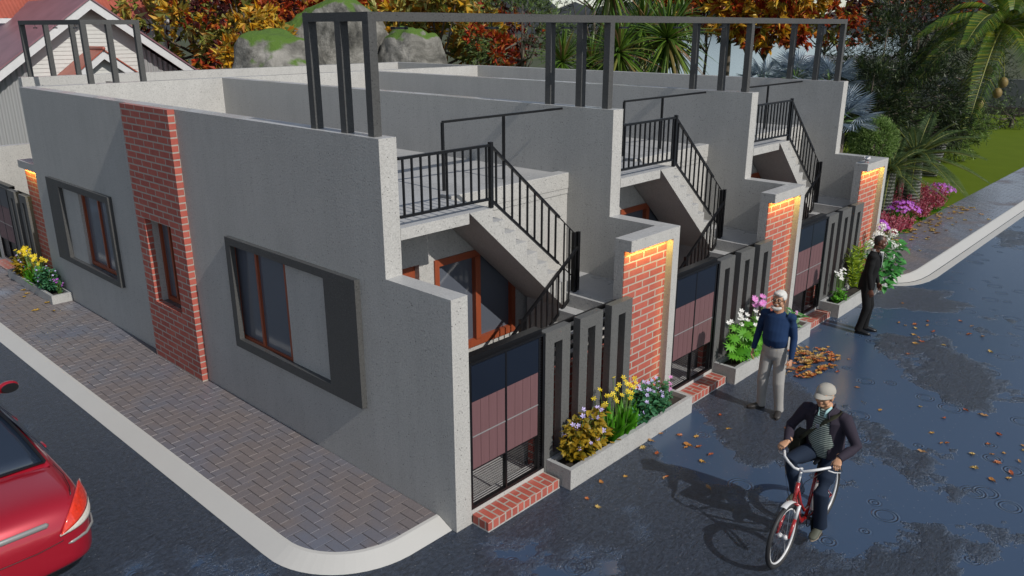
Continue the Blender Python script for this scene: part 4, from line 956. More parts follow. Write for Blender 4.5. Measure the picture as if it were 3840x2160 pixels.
def head_mesh(b, c, rot, s=1., mi=0):
    # c: centre of the head; rot: orientation; face towards -Y
    def E(p, r): b.ell(c+rot @ Vector(p)*s, tuple(x*s for x in r), 14, 10, mi, rot)
    E((0, .012, .025), (.076, .096, .090)); E((0, -.012, -.03), (.062, .074, .082)); E((0, -.045, -.082), (.036, .034, .030)); E((0, -.062, -.074), (.018, .018, .016))
    for x in (-1, 1):
        E((x*.046, -.040, -.035), (.022, .034, .034)); E((x*.036, -.070, .034), (.026, .016, .010)); E((x*.052, -.005, -.075), (.016, .036, .022))
        E((x*.079, .008, -.008), (.010, .019, .031)); E((x*.083, .012, .008), (.009, .014, .016)); E((x*.032, -.068, -.014), (.020, .018, .014))
    E((0, -.083, .012), (.010, .020, .026)); E((0, -.094, -.008), (.012, .022, .020)); E((0, -.098, -.022), (.017, .015, .011))
    for x in (-1, 1): E((x*.014, -.090, -.026), (.009, .011, .008))
    E((0, -.078, -.052), (.027, .014, .008)); E((0, -.076, -.063), (.023, .014, .008)); E((0, -.070, -.042), (.026, .018, .014))
def face_bits(par, c, rot, s=1.):
    b = MB()
    for x in (-1, 1): b.ell(c+rot @ Vector((x*.031, -.0755, .010))*s, (.0135*s, .0115*s, .0085*s), 10, 7, 0, rot); b.ell(c+rot @ Vector((x*.031, -.0855, .010))*s, (.006*s, .0035*s, .006*s), 8, 6, 1, rot)
    b.build('eyes', ['eye_white', 'eye_dark'], par, smooth=True)
    b = MB(); b.ell(c+rot @ Vector((0, -.0885, -.0545))*s, (.023*s, .006*s, .0035*s), 10, 6, 0, rot); b.ell(c+rot @ Vector((0, -.0870, -.0615))*s, (.019*s, .006*s, .0042*s), 10, 6, 0, rot); b.build('lips', 'lip', par, smooth=True)
def brows(par, c, rot, mat_, s=1.):
    b = MB()
    for x in (-1, 1): b.loft([c+rot @ Vector((x*.014, -.088, .033))*s, c+rot @ Vector((x*.034, -.088, .040))*s, c+rot @ Vector((x*.052, -.074, .034))*s], [.004*s, .005*s, .003*s], 6)
    b.build('eyebrows', mat_, par, smooth=True)
def ik(a, c, l1, l2, pole):
    a, c, pole = Vector(a), Vector(c), Vector(pole); d = c-a; L = min(d.length, (l1+l2)*.999); d = d.normalized(); x = (l1*l1-l2*l2+L*L)/(2*L); h_ = math.sqrt(max(0, l1*l1-x*x)); pp = (pole-d*pole.dot(d)).normalized(); return a+d*x+pp*h_
def leg(b, hip, knee, ank, r0, r1, r2, mi=0, rk=None, hemr=None):
    hip, knee, ank = Vector(hip), Vector(knee), Vector(ank); rk = rk or r1; up = (hip-knee).normalized()
    b.loft([hip+up*.06, hip, hip.lerp(knee, .3), hip.lerp(knee, .65), knee, knee.lerp(ank, .3), knee.lerp(ank, .7), ank], [r0*.8, r0, r0*.95, (r0+r1)/2, rk, r1*1.0, (r1+r2)/2, hemr or r2], 14, mi)
def shoe(par, ank, az, mat_, sole, pitch=0, s=1.):
    b = MB(); rot = Matrix.Rotation(az, 3, 'Z') @ Matrix.Rotation(pitch, 3, 'X'); A = Vector(ank)
    def P(x, y, z): return A+rot @ Vector((x*s, y*s, z*s))
    b.loft([P(0, .058, -.045), P(0, .045, -.035), P(0, 0, -.030), P(0, -.07, -.042), P(0, -.14, -.055), P(0, -.19, -.060), P(0, -.205, -.062)],
        [(.012*s, .020*s), (.033*s, .045*s), (.040*s, .052*s), (.044*s, .036*s), (.048*s, .026*s), (.036*s, .018*s), (.012*s, .008*s)], 14, 0)
    b.loft([P(0, .01, -.02), P(0, .012, .045)], [.046*s, .042*s], 12, 0)
    o = b.build('shoe', mat_, par, smooth=True)
    b = MB(); K = []; 
    for k in range(20):
        a = 2*math.pi*k/20; y = -.073+.135*math.sin(a); x = (.047 if math.sin(a) < 0 else .038)*math.cos(a)*(1-.15*abs(math.sin(a))); K.append((x, y))
    b.add([P(x, y, -.09) for x, y in K]+[P(x, y, -.062) for x, y in K], [tuple(range(20))[::-1], tuple(range(20, 40))]+[(i, (i+1) % 20, 20+(i+1) % 20, 20+i) for i in range(20)]); b.build('sole', sole, o); return o

# --- the man in the blue sweater
def man_blue():
    F = Matrix.Rotation(R(-84), 3, 'Z')      # -Y turned to about -X
    P0 = Vector((4.93, -1.13, 0)); t_ = thing('person', P0, 'white bearded man with glasses in navy sweater and grey trousers before the second planter', 'person', rz=R(-84))
    hipz, shz = .93, 1.43
    aL, aR = (.155, -.02, .09), (-.115, .03, .09)
    kL = ik((.09, 0, hipz-.05), aL, .405, .395, (0, -1, 0)); kR = ik((-.09, 0, hipz-.05), aR, .405, .395, (0, -1, 0))
    b = MB(); b.loft([(0, 0, .80), (0, 0, .86), (0, 0, .95), (0, -.005, 1.02)], [(.10, .09), (.165, .118), (.172, .125), (.160, .118)], 18, ref=(0, -1, 0))
    leg(b, (.088, 0, .86), kL, (aL[0], aL[1], .05), .095, .070, .058, rk=.078, hemr=.066); leg(b, (-.088, 0, .86), kR, (aR[0], aR[1], .05), .095, .070, .058, rk=.078, hemr=.066)
    for x in (-1, 1): b.ell((x*.07, .055, .89), (.085, .075, .09))
    remesh(b.build('trousers', 'grey_trouser', t_), .009, 8)
    b = MB(); b.loft([(0, 0, 1.005), (0, 0, 1.03)], [(.166, .124), (.167, .125)], 24, ref=(0, -1, 0)); b.box(-.022, .022, -.137, -.115, 1.0, 1.036, 1); b.build('belt', ['shoe_dark', 'chrome'], t_, smooth=True)
    # sweater: torso and both sleeves in one surface
    b = MB(); b.loft([(0, 0, .99), (0, -.005, 1.03), (0, -.03, 1.12), (0, -.022, 1.22), (0, 0, 1.33), (0, .012, 1.41), (0, .015, 1.46), (0, .012, 1.49)], [(.150, .110), (.168, .132), (.176, .150), (.172, .142), (.180, .125), (.172, .105), (.105, .075), (.065, .06)], 20, ref=(0, -1, 0))
    shL, shR = Vector((.185, .01, 1.425)), Vector((-.185, .01, 1.425)); wL, wR = Vector((.262, -.09, .885)), Vector((-.275, -.05, .90))
    eL = ik(shL, wL, .29, .275, (.25, .9, 0)); eR = ik(shR, wR, .29, .275, (-.25, .9, 0))
    for sh, e, w_ in ((shL, eL, wL), (shR, eR, wR)):
        b.loft([sh+Vector((-.06 if sh.x > 0 else .06, 0, .01)), sh, sh.lerp(e, .4), e, e.lerp(w_, .4), w_, w_+(w_-e).normalized()*.012], [.062, .064, .060, .050, .047, .035, .034], 14); b.ell(sh, (.062, .064, .060))
    remesh(b.build('sweater', 'navy_knit', t_), .009, 9)
    b = MB(); HC = Vector((.0, -.03, 1.655)); rot = Matrix.Rotation(R(1), 3, 'X') @ Matrix.Rotation(R(-4), 3, 'Z')
    head_mesh(b, HC, rot, 1.02); b.loft([(0, .012, 1.44), (0, .006, 1.50), (0, -.006, 1.57), (0, -.008, 1.62)], [.072, .062, .058, .056], 14)
    for sg, w_, e in ((1, wL, eL), (-1, wR, eR)):
        d = (w_-e).normalized(); b.loft([w_-d*.08, w_+d*.01], [.030, .027], 10); hand(b, w_+d*.012, d+Vector((0,-.25,-.35)), (-sg, .2, 0), -1 if sg > 0 else -1, 1.0, .42)
    b.loft([(0, 0, 1.05), (0, .0, 1.25), (0, .01, 1.40), (0, .012, 1.46)], [(.12, .09), (.13, .09), (.13, .07), (.05, .045)], 12, ref=(0, -1, 0))
    for sh, e, w_ in ((shL, eL, wL), (shR, eR, wR)): b.loft([Vector((0, .01, 1.38)), sh, e, w_], [.04, .042, .036, .026], 10)
    o = remesh(b.build('body', 'skin_tan', t_), .0048, 1); face_bits(t_, HC, rot, 1.02); brows(t_, HC, rot, 'hair_grey')
    # hair, beard
    b = MB()
    def H(p, r): b.ell(HC+rot @ Vector(p), r, 16, 10, 0, rot)
    H((0, .028, .055), (.086, .096, .080)); H((0, .065, .0), (.074, .050, .075)); H((0, -.045, .098), (.066, .046, .030)); H((.03, -.055, .090), (.040, .036, .026))
    for x in (-1, 1): H((x*.072, .012, .038), (.018, .055, .036))
    remesh(b.build('hair', 'hair_white', t_), .006, 2)
    b = MB(); b.loft([HC+rot @ Vector((x, -.052-.045*math.cos(x*16), -.072-.03*math.cos(x*19))) for x in (-.072, -.055, -.035, -.012, .012, .035, .055, .072)], [.010, .021, .024, .024, .024, .024, .021, .010], 10); b.ell(HC+rot @ Vector((0, -.092, -.040)), (.028, .012, .007)); b.build('beard', 'hair_white', t_, smooth=True)
    b = MB()
    for x in (-1, 1):
        c = HC+rot @ Vector((x*.034, -.108, .006)); ring = [c+rot @ Vector((.027*math.cos(a*.5236), 0, .018*math.sin(a*.5236))) for a in range(13)]
        for k in range(12): b.bar(ring[k], ring[k+1], .0045)
        b.bar(HC+rot @ Vector((x*.061, -.106, .012)), HC+rot @ Vector((x*.084, .0, .012)), .004)
    b.bar(HC+rot @ Vector((-.008, -.108, .010)), HC+rot @ Vector((.008, -.108, .010)), .0045); b.build('glasses', 'car_black', t_)
    shoe(t_, aL, R(12), 'shoe_dark', 'shoe_dark'); shoe(t_, aR, R(-48), 'shoe_dark', 'shoe_dark')
man_blue()
# --- the man in the black suit, facing along the planters
def man_suit():
    P0 = Vector((8.93, -.95, 0)); t_ = thing('person', P0, 'man in a black suit and white shirt standing sideways beside the farthest planter', 'person', rz=R(14))
    aL, aR = (.085, -.03, .09), (-.11, .05, .09); hz = .89
    kL = ik((.085, .03, hz), aL, .41, .402, (0, -1, 0)); kR = ik((-.085, .03, hz), aR, .41, .402, (0, -1, 0)); b = MB()
    b.loft([(0, .03, .78), (0, .03, .86), (0, .02, 1.0)], [(.10, .09), (.160, .12), (.150, .11)], 18, ref=(0, -1, 0))
    leg(b, (.085, .03, .86), kL, (aL[0], aL[1]+.01, .045), .088, .064, .056, rk=.072, hemr=.066); leg(b, (-.085, .03, .86), kR, (aR[0], aR[1]+.01, .045), .088, .064, .056, rk=.072, hemr=.066)
    for x in (-1, 1): b.ell((x*.065, .075, .89), (.08, .075, .10))
    remesh(b.build('trousers', 'black_suit', t_), .011, 4)
    b = MB(); b.loft([(0, .035, .80), (0, .03, .86), (0, .02, 1.0), (0, -.005, 1.12), (0, -.025, 1.25), (0, -.03, 1.38), (0, -.025, 1.45), (0, -.03, 1.49)], [(.158, .135), (.172, .138), (.160, .125), (.155, .118), (.178, .128), (.186, .115), (.120, .080), (.07, .062)], 20, ref=(0, -1, 0))
    shL, shR = Vector((.185, -.02, 1.42)), Vector((-.185, -.02, 1.42)); wL, wR = Vector((.225, -.13, .87)), Vector((-.235, -.06, .86))
    eL = ik(shL, wL, .29, .28, (.25, 1, 0)); eR = ik(shR, wR, .29, .28, (-.25, 1, 0))
    for sh, e, w_ in ((shL, eL, wL), (shR, eR, wR)):
        b.loft([sh+Vector((-.06 if sh.x > 0 else .06, 0, .01)), sh, sh.lerp(e, .4), e, e.lerp(w_, .4), w_], [.06, .066, .060, .052, .049, .040], 14); b.ell(sh, (.060, .064, .058))
    remesh(b.build('jacket', 'black_suit', t_), .011, 3)
    b = MB(); b.prism([(-.050, 1.475), (.050, 1.475), (.004, 1.20), (-.004, 1.20)], -.165, -.10, 'y'); b.loft([(0, -.03, 1.47), (0, -.035, 1.525)], [(.066, .066), (.060, .062)], 16); b.build('shirt', 'white_shirt', t_, smooth=False)
    HC = Vector((0, -.095, 1.645)); rot = Matrix.Rotation(R(5), 3, 'X') @ Matrix.Rotation(R(6), 3, 'Z'); b = MB(); head_mesh(b, HC, rot, 1.03); b.loft([(0, -.03, 1.46), (0, -.045, 1.53), (0, -.065, 1.60)], [.066, .060, .058], 14)
    for sg, w_, e in ((1, wL, eL), (-1, wR, eR)):
        d = (w_-e).normalized(); b.loft([w_-d*.08, w_+d*.01], [.030, .027], 10); hand(b, w_+d*.01, d+Vector((0,-.12,-.3)), (-sg, .15, 0), -1, 1.0, .38)
    b.loft([(0, .02, 1.0), (0, -.02, 1.25), (0, -.03, 1.38), (0, -.03, 1.47)], [(.11, .08), (.12, .08), (.12, .07), (.05, .045)], 12, ref=(0, -1, 0))
    for sh, e, w_ in ((shL, eL, wL), (shR, eR, wR)): b.loft([Vector((0, -.03, 1.36)), sh, e, w_], [.04, .042, .036, .028], 10)
    remesh(b.build('body', 'skin_dark', t_), .0048, 1); face_bits(t_, HC, rot, 1.03)
    b = MB(); b.ell(HC+rot @ Vector((0, .022, .036)), (.0775, .0945, .086), 16, 10, 0, rot); b.ell(HC+rot @ Vector((0, .055, .0)), (.068, .052, .07), 16, 10, 0, rot); remesh(b.build('hair', 'hair_black', t_), .006, 1)
    b = MB()
    for x in (-1, 1): b.loft([Vector((x*.052, -.10, 1.50)), Vector((x*.060, -.150, 1.40)), Vector((x*.012, -.156, 1.20))], [(.020, .006), (.024, .006), (.008, .006)], 8, ref=(0, -1, 0))
    b.build('lapels', 'black_suit', t_, smooth=True)
    shoe(t_, aL, R(6), 'car_black', 'car_black'); shoe(t_, aR, R(-10), 'car_black', 'car_black')
man_suit()

# ------------------------------------------------------------ bicycle (axis along X, front wheel towards -X)
BX, BY = 1.83, -2.757
bike = thing('bicycle', (BX, BY, 0), 'red city bicycle with white rims and swept white handlebar', 'bicycle'); Rw = .338
def wheel(name, cx, fr):
    o = MB(); N = 40; c = Vector((cx, 0, Rw)); pts = [c+Vector((Rw-.018, 0, 0))]
    def ring(b, rad, tube, mi, n=44, sy=1):
        vs = []; sg = 8
        for i in range(n):
            a = 2*math.pi*i/n
            for k in range(sg): e = 2*math.pi*k/sg; rr = rad+tube*math.cos(e); vs.append((cx+rr*math.cos(a), tube*sy*math.sin(e), Rw+rr*math.sin(a)))
        b.add(vs, [(i*sg+k, ((i+1) % n)*sg+k, ((i+1) % n)*sg+(k+1) % sg, i*sg+(k+1) % sg) for i in range(n) for k in range(sg)], mi)
    ring(o, Rw-.022, .024, 0); w_ = o.build(name, 'rubber', bike, smooth=True)
    r = MB(); ring(r, Rw-.056, .010, 0, sy=1.2); r.build('rim', 'bike_white', w_, smooth=True)
    s_ = MB()
    for k in range(32):
        a = 2*math.pi*k/32; sy = .03*(1 if k % 2 else -1); a2 = a+(.5 if k % 4 < 2 else -.5); s_.bar((cx+.022*math.cos(a2), sy, Rw+.022*math.sin(a2)), (cx+(Rw-.055)*math.cos(a), 0, Rw+(Rw-.055)*math.sin(a)), .0022)
    s_.build('spokes', 'chrome', w_)
    h_ = MB(); h_.capsule((cx, -.045, Rw), (cx, .045, Rw), .016, .016, 10); h_.capsule((cx, -.03, Rw), (cx, -.026, Rw), .026, .026, 10); h_.capsule((cx, .026, Rw), (cx, .03, Rw), .026, .026, 10); h_.build('hub', 'bike_white', w_, smooth=True)
    b = MB(); A0, A1 = (15, 100) if fr else (18, 190); vs = []; n = 18
    for i in range(n+1):
        a = R(A0+(A1-A0)*i/n); 
        for k in range(5): e = R(-75+37.5*k); rr = Rw+.016+.010*math.cos(e); vs.append((cx+(1 if not fr else 1)*rr*math.cos(a), .031*math.sin(e), Rw+rr*math.sin(a)))
    b.add(vs, [(i*5+k, i*5+5+k, i*5+6+k, i*5+k+1) for i in range(n) for k in range(4)]); b.build('mudguard', 'bike_white', bike, smooth=True); return w_
wheel('front_wheel', 0, True); wheel('rear_wheel', 1.06, False)
b = MB(); hb, ht = Vector((.185, 0, .66)), Vector((.235, 0, .82)); bb = Vector((.555, 0, .285)); stt = Vector((.70, 0, .74)); rh = Vector((1.06, 0, Rw))
b.loft([hb-(ht-hb)*.1, ht+(ht-hb)*.1], [.021, .021], 12); b.loft([hb+(ht-hb)*.2, Vector((.33, 0, .42)), Vector((.42, 0, .30)), bb], [.022, .023, .023, .022], 12); b.loft([ht-(ht-hb)*.1, Vector((.36, 0, .55)), Vector((.48, 0, .40)), bb.lerp(stt, .28)], [.015, .015, .015, .015], 10)
b.loft([bb, stt], [.019, .018], 12)
for s_ in (-1, 1): b.loft([bb+Vector((.02, s_*.02, 0)), rh+Vector((0, s_*.06, 0))], [.010, .008], 8); b.loft([stt-Vector((0, 0, .05)), rh+Vector((0, s_*.06, 0))], [.009, .008], 8)
b.build('frame', 'bike_red', bike, smooth=True)
b = MB(); cr = hb-(ht-hb)*.18
b.loft([cr+Vector((0, -.062, 0)), cr+Vector((0, .062, 0))], [.014, .014], 10)
for s_ in (-1, 1): b.loft([cr+Vector((.008, s_*.060, .0)), cr+Vector((-.06, s_*.060, -.13))], [.0165, .0165], 10, 1); b.loft([cr+Vector((-.06, s_*.060, -.13)), Vector((0, s_*.058, Rw))], [.0185, .014], 10, 0)
b.build('fork', ['bike_red', 'bike_white'], bike, smooth=True)
b = MB(); st = ht+(ht-hb).normalized()*.16; b.loft([ht, st], [.013, .013], 10); b.loft([st, st+Vector((-.06, 0, .015))], [.016, .016], 10)
hbp = st+Vector((-.06, 0, .015))
for s_ in (-1, 1): b.loft([hbp, hbp+Vector((-.005, s_*.05, .0)), hbp+Vector((.01, s_*.12, .035)), hbp+Vector((.05, s_*.18, .055)), hbp+Vector((.16, s_*.235, .05)), hbp+Vector((.20, s_*.25, .048))], [.0135]*6, 10)
b.build('handlebar', 'bike_white', bike, smooth=True)
for s_ in (-1, 1):
    g = MB(); a = hbp+Vector((.16, s_*.235, .05)); e = hbp+Vector((.27, s_*.285, .043)); g.loft([a, e], [.0175, .0175], 10); gg = g.build('grip', 'bike_navy', bike, smooth=True)
    g = MB(); g.loft([a+Vector((-.05, 0, -.012)), a+Vector((.0, s_*.045, -.04)), e+Vector((-.05, s_*.035, -.045))], [.008, .006, .004], 6); g.build('brake_lever', 'bike_white', gg, smooth=True)
b = MB()
for s_ in (-1, 1): b.loft([hbp+Vector((.1, s_*.2, .02)), hbp+Vector((-.08, s_*.10, -.06)), hbp+Vector((-.10, s_*.05, -.22)), cr+Vector((0, s_*.03, .0))], [.003]*4, 5)
b.build('brake_cable', 'car_black', bike, smooth=True)
b = MB(); b.loft([stt, stt+Vector((.05, 0, .14))], [.013, .013], 8); sc0 = stt+Vector((.055, 0, .15)); b.loft([sc0+Vector((-.15, 0, .0)), sc0+Vector((-.06, 0, .01)), sc0+Vector((.05, 0, .01)), sc0+Vector((.12, 0, .02)), sc0+Vector((.14, 0, .02))], [(.016, .015), (.03, .025), (.075, .032), (.085, .035), (.05, .02)], 14); b.build('saddle', 'car_black', bike, smooth=True)
b = MB(); b.capsule(bb+Vector((0, -.05, 0)), bb+Vector((0, .05, 0)), .02, .02, 10)
for k in range(28):
    a0, a1 = k*2*math.pi/28, (k+1)*2*math.pi/28; b.bar(bb+Vector((.085*math.cos(a0), -.045, .085*math.sin(a0))), bb+Vector((.085*math.cos(a1), -.045, .085*math.sin(a1))), .008)
CR = .17; pl_, prr = bb+Vector((.035, .0, -CR)), bb+Vector((-.035, 0, CR))
b.bar(bb+Vector((0, -.06, 0)), pl_+Vector((0, -.075, 0)), .016, .022); b.bar(bb+Vector((0, .06, 0)), prr+Vector((0, .075, 0)), .016, .022); b.build('crankset', 'car_black', bike)
for c, s_ in ((pl_, -1), (prr, 1)): MB().box(c.x-.045, c.x+.045, c.y+s_*.125-.045, c.y+s_*.125+.045, c.z-.012, c.z+.012).build('pedal', 'rubber', bike, bevel=.003)
b = MB(); b.loft([Vector((.60, -.02, .27)), Vector((.66, -.12, .05))], [.010, .008], 8); b.build('kickstand', 'car_black', bike, smooth=True)

# --- the rider; same axes as the bicycle
def rider():
    # built in bicycle coordinates: rider's left is -Y
    t_ = thing('person', (BX, BY, 0), 'old man in a beige cap and plum jacket riding the red bicycle', 'person'); hip = Vector((.84, 0, .93))
    aL = pl_+Vector((.045, -.125, .10)); aR = prr+Vector((.05, .125, .10))
    hl, hr = hip+Vector((0, -.085, 0)), hip+Vector((0, .085, 0)); kL = ik(hl, aL, .43, .42, (-1, -.12, .2)); kR = ik(hr, aR, .43, .42, (-1, .25, .3)); b = MB()
    b.loft([hip+Vector((.03, 0, -.08)), hip, hip+Vector((-.02, 0, .10)), hip+Vector((-.03, 0, .18))], [(.14, .11), (.172, .135), (.160, .12), (.150, .11)], 18, ref=(-1, 0, 0))
    leg(b, hl, kL, aL+Vector((0, 0, -.02)), .100, .074, .066, rk=.082, hemr=.078); leg(b, hr, kR, aR+Vector((0, 0, -.02)), .100, .074, .066, rk=.082, hemr=.078)
    remesh(b.build('jeans', 'jeans', t_), .010, 8)
    ch = Vector((.755, 0, 1.33)); nk = Vector((.735, 0, 1.475))
    def torso(b, k, top=1.): b.loft([hip+Vector((-.02, 0, .0)), hip+Vector((-.025, 0, .08)), hip.lerp(ch, .45)+Vector((-.02, 0, 0)), ch, nk+Vector((0, 0, -.055)), nk], [(.160*k, .125*k), (.175*k, .140*k), (.172*k, .138*k), (.192*k, .128*k), (.15*top, .085*top), (.07, .064)], 20, ref=(-1, 0, 0))
    b = MB(); torso(b, .965, .95); o = b.build('polo_shirt', 'striped_polo', t_); remesh(o, .010, 6)
    # jacket: open in front, so its front panels are separate from the back
    b = MB(); shL, shR = Vector((.75, -.195, 1.405)), Vector((.75, .195, 1.405)); gl = hbp+Vector((.22, -.262, .052)); gr_ = hbp+Vector((.22, .262, .052)); wL = gl+Vector((.055, .0, .050)); wR = gr_+Vector((.055, -.0, .050))
    rings = [(.02, .185, .155, .83), (.0, .196, .165, .95), (-.02, .194, .160, 1.10), (-.05, .200, .152, 1.25), (-.075, .212, .142, 1.36), (-.085, .170, .102, 1.435), (-.095, .085, .078, 1.485)]
    vs = []; K = 22; A = R(24)
    for (dx, ry, rx, z) in rings:
        for k in range(K+1): a = A+(2*math.pi-2*A)*k/K; vs.append((hip.x+dx-rx*math.cos(a), -ry*math.sin(a), z))
    nR = len(rings); off = len(vs)
    for (dx, ry, rx, z) in rings:
        for k in range(K+1): a = A+(2*math.pi-2*A)*k/K; vs.append((hip.x+dx-(rx-.022)*math.cos(a), -(ry-.022)*math.sin(a), z))
    fs = []
    for i in range(nR-1):
        for k in range(K): fs.append((i*(K+1)+k, i*(K+1)+k+1, (i+1)*(K+1)+k+1, (i+1)*(K+1)+k)); fs.append((off+i*(K+1)+k+1, off+i*(K+1)+k, off+(i+1)*(K+1)+k, off+(i+1)*(K+1)+k+1))
        for k in (0, K): q = [i*(K+1)+k, (i+1)*(K+1)+k, off+(i+1)*(K+1)+k, off+i*(K+1)+k]; fs.append(tuple(q if k == 0 else q[::-1]))
    for k in range(K): fs.append((k+1, k, off+k, off+k+1)); j = (nR-1)*(K+1); fs.append((j+k, j+k+1, off+j+k+1, off+j+k))
    b.add(vs, fs); o = b
    for sh, w_, sg in ((shL, wL, -1), (shR, wR, 1)):
        e = ik(sh, w_, .285, .26, (.45, sg*.62, -.6)); o.loft([sh+Vector((0, -sg*.05, .01)), sh, sh.lerp(e, .4), e, e.lerp(w_, .4), w_], [.062, .070, .064, .056, .053, .040], 14); o.ell(sh, (.066, .064, .06))
    remesh(o.build('jacket', 'jacket_plum', t_), .009, 5)
    b = MB(); 
    for s_ in (-1, 1): b.loft([nk+Vector((.06, s_*.06, .02)), nk+Vector((-.01, s_*.085, .01)), nk+Vector((-.085, s_*.062, -.03)), nk+Vector((-.10, s_*.085, -.09))], [(.010, .030), (.010, .034), (.010, .036), (.006, .012)], 8)
    b.build('jacket_collar', 'jacket_plum', t_, smooth=True)
    b = MB()
    for s_ in (-1, 1): b.loft([nk+Vector((-.03, s_*.062, .030)), nk+Vector((-.085, s_*.040, -.002)), nk+Vector((-.105, s_*.030, -.06))], [(.006, .020), (.006, .024), (.005, .014)], 8)
    b.build('shirt_collar', 'collar_aqua', t_, smooth=True)
    HC = Vector((.675, .012, 1.625)); rot = Matrix.Rotation(R(-90-8), 3, 'Z') @ Matrix.Rotation(R(-3), 3, 'X'); b = MB(); head_mesh(b, HC, rot, 1.0); b.loft([nk+Vector((.01, 0, -.04)), nk+Vector((0, 0, .03)), HC+Vector((.01, 0, -.06))], [.066, .058, .056], 14)
    for g_, w_, sg in ((gl, wL, -1), (gr_, wR, 1)): 
        d = Vector((-.055, -sg*.0, -.028)); b.loft([w_+Vector((.05, -sg*.01, .02)), w_], [.030, .027], 10); hand(b, w_+Vector((.0, 0, .0)), Vector((-1, sg*.25, -.28)), (.25, 0, -1), -1 if sg > 0 else -1, .98, .75, curls=[.78, .78, .8, .85])
    b.loft([hip+Vector((-.02, 0, .1)), ch+Vector((.01, 0, 0)), nk+Vector((.01, 0, -.02))], [(.11, .08), (.12, .07), (.05, .045)], 12, ref=(-1, 0, 0))
    for sh, w_, sg in ((shL, wL, -1), (shR, wR, 1)):
        e = ik(sh, w_, .285, .26, (.45, sg*.62, -.6)); b.loft([ch+Vector((.01, 0, .05)), sh, e, w_], [.04, .042, .036, .028], 10)
    remesh(b.build('body', 'skin_light', t_), .0048, 1); face_bits(t_, HC, rot); brows(t_, HC, rot, 'hair_grey')
    b = MB(); b.ell(HC+rot @ Vector((0, .050, -.006)), (.074, .055, .062), 16, 10, 0, rot); b.build('hair', 'hair_grey', t_, smooth=True)
    b = MB(); vs = []; rg = 10; sg = 22
    for i in range(rg+1):
        a = math.pi/2*i/rg; 
        for k in range(sg): e = 2*math.pi*k/sg; vs.append(HC+rot @ Vector((.091*math.cos(a)*math.cos(e), .010+.108*math.cos(a)*math.sin(e), .042+.088*math.sin(a)**.85)))
    b.add(vs, [(i*sg+k, i*sg+(k+1) % sg, (i+1)*sg+(k+1) % sg, (i+1)*sg+k) for i in range(rg) for k in range(sg)]); b.ell(HC+rot @ Vector((0, .01, .130)), (.008, .008, .005))
    cp = b.build('cap', 'cap_beige', t_, smooth=True)
    b = MB(); vs = []; n = 12
    for i in range(n+1):
        a = math.pi*(1+i/n); x = math.cos(a)
        for r_, dz in ((1., 0), (1.35, -.012), (1.72, -.034)): vs.append(HC+rot @ Vector((.088*x, .010+.100*math.sin(a)*(r_ if r_ == 1 else 1+(r_-1)*min(1, abs(math.sin(a))*1.2+.05)), .045+dz-.012*x*x)))
    m0 = len(vs); vs2 = [v_+rot @ Vector((0, 0, -.004)) for v_ in vs]
    b.add(vs+vs2, [(i*3+k, i*3+3+k, i*3+4+k, i*3+1+k) for i in range(n) for k in range(2)]+[(m0+i*3+k+1, m0+i*3+4+k, m0+i*3+3+k, m0+i*3+k) for i in range(n) for k in range(2)]+[(i*3+2, i*3+5, m0+i*3+5, m0+i*3+2) for i in range(n)]); b.build('cap_peak', 'cap_beige', cp, smooth=True)
    shoe(t_, aL+Vector((0, 0, -.005)), R(-90), 'shoe_olive', 'shoe_sole', R(4)); shoe(t_, aR+Vector((0, 0, -.005)), R(-92), 'shoe_olive', 'shoe_sole', R(8))
rider()
bag = thing('shoulder_bag', (BX+.78, BY+.24, .98), 'olive black satchel at the hip of the cyclist, strap across the chest', 'bag'); b = MB(); b.box(-.13, .13, -.05, .06, -.16, .10); b.box(-.135, .135, .055, .075, -.05, .105); b.build('pouch', 'bag_olive', bag, bevel=.02)
b = MB(); hp = Vector((.80, 0, .93)); pts = [Vector((-.1, -.02, .08)), Vector((-.105, -.09, .17)), Vector((-.13, -.19, .30)), Vector((-.15, -.29, .40)), Vector((-.125, -.37, .472)), Vector((-.06, -.39, .495)), Vector((.02, -.36, .46)), Vector((.09, -.22, .28)), Vector((.1, -.06, .08))]
b.loft(pts, [(.024, .004)]*len(pts), 8, ref=(-.8, .35, .5)); b.build('strap', 'strap_olive', bag, smooth=True)
MB().box(-.165, -.150, -.235, -.195, .30, .345).build('buckle', 'chrome', bag, bevel=.004)

# ------------------------------------------------------------ pigeon
pg = thing('pigeon', (11.07, .10, 2.622), 'grey and white pigeon pecking on top of the end portal', 'bird', rz=R(12)); b = MB()
b.loft([(-.16, 0, .085), (-.12, 0, .085), (-.05, 0, .085), (.02, 0, .075), (.07, 0, .062), (.10, 0, .048)], [(.012, .006), (.026, .012), (.045, .040), (.050, .046), (.038, .036), (.024, .022)], 12); b.ell((.125, 0, .038), (.024, .019, .019)); b.capsule((.145, 0, .033), (.163, 0, .026), .005, .003, 6); remesh(b.build('body', 'feather_grey', pg), .005, 2)
for s_ in (-1, 1):
    b = MB(); b.loft([(.04, s_*.042, .085), (-.02, s_*.050, .092), (-.09, s_*.036, .094), (-.15, s_*.012, .09)], [(.012, .022), (.014, .034), (.010, .022), (.004, .006)], 10); b.build('wing', 'feather_white', pg, smooth=True)
    b = MB(); b.bar((.0, s_*.02, .045), (.0, s_*.022, .004), .005); 
    for dy in (-.012, 0, .012): b.bar((0, s_*.022, .003), (.022, s_*.022+dy, .002), .004)
    b.build('leg', 'bird_leg', pg)

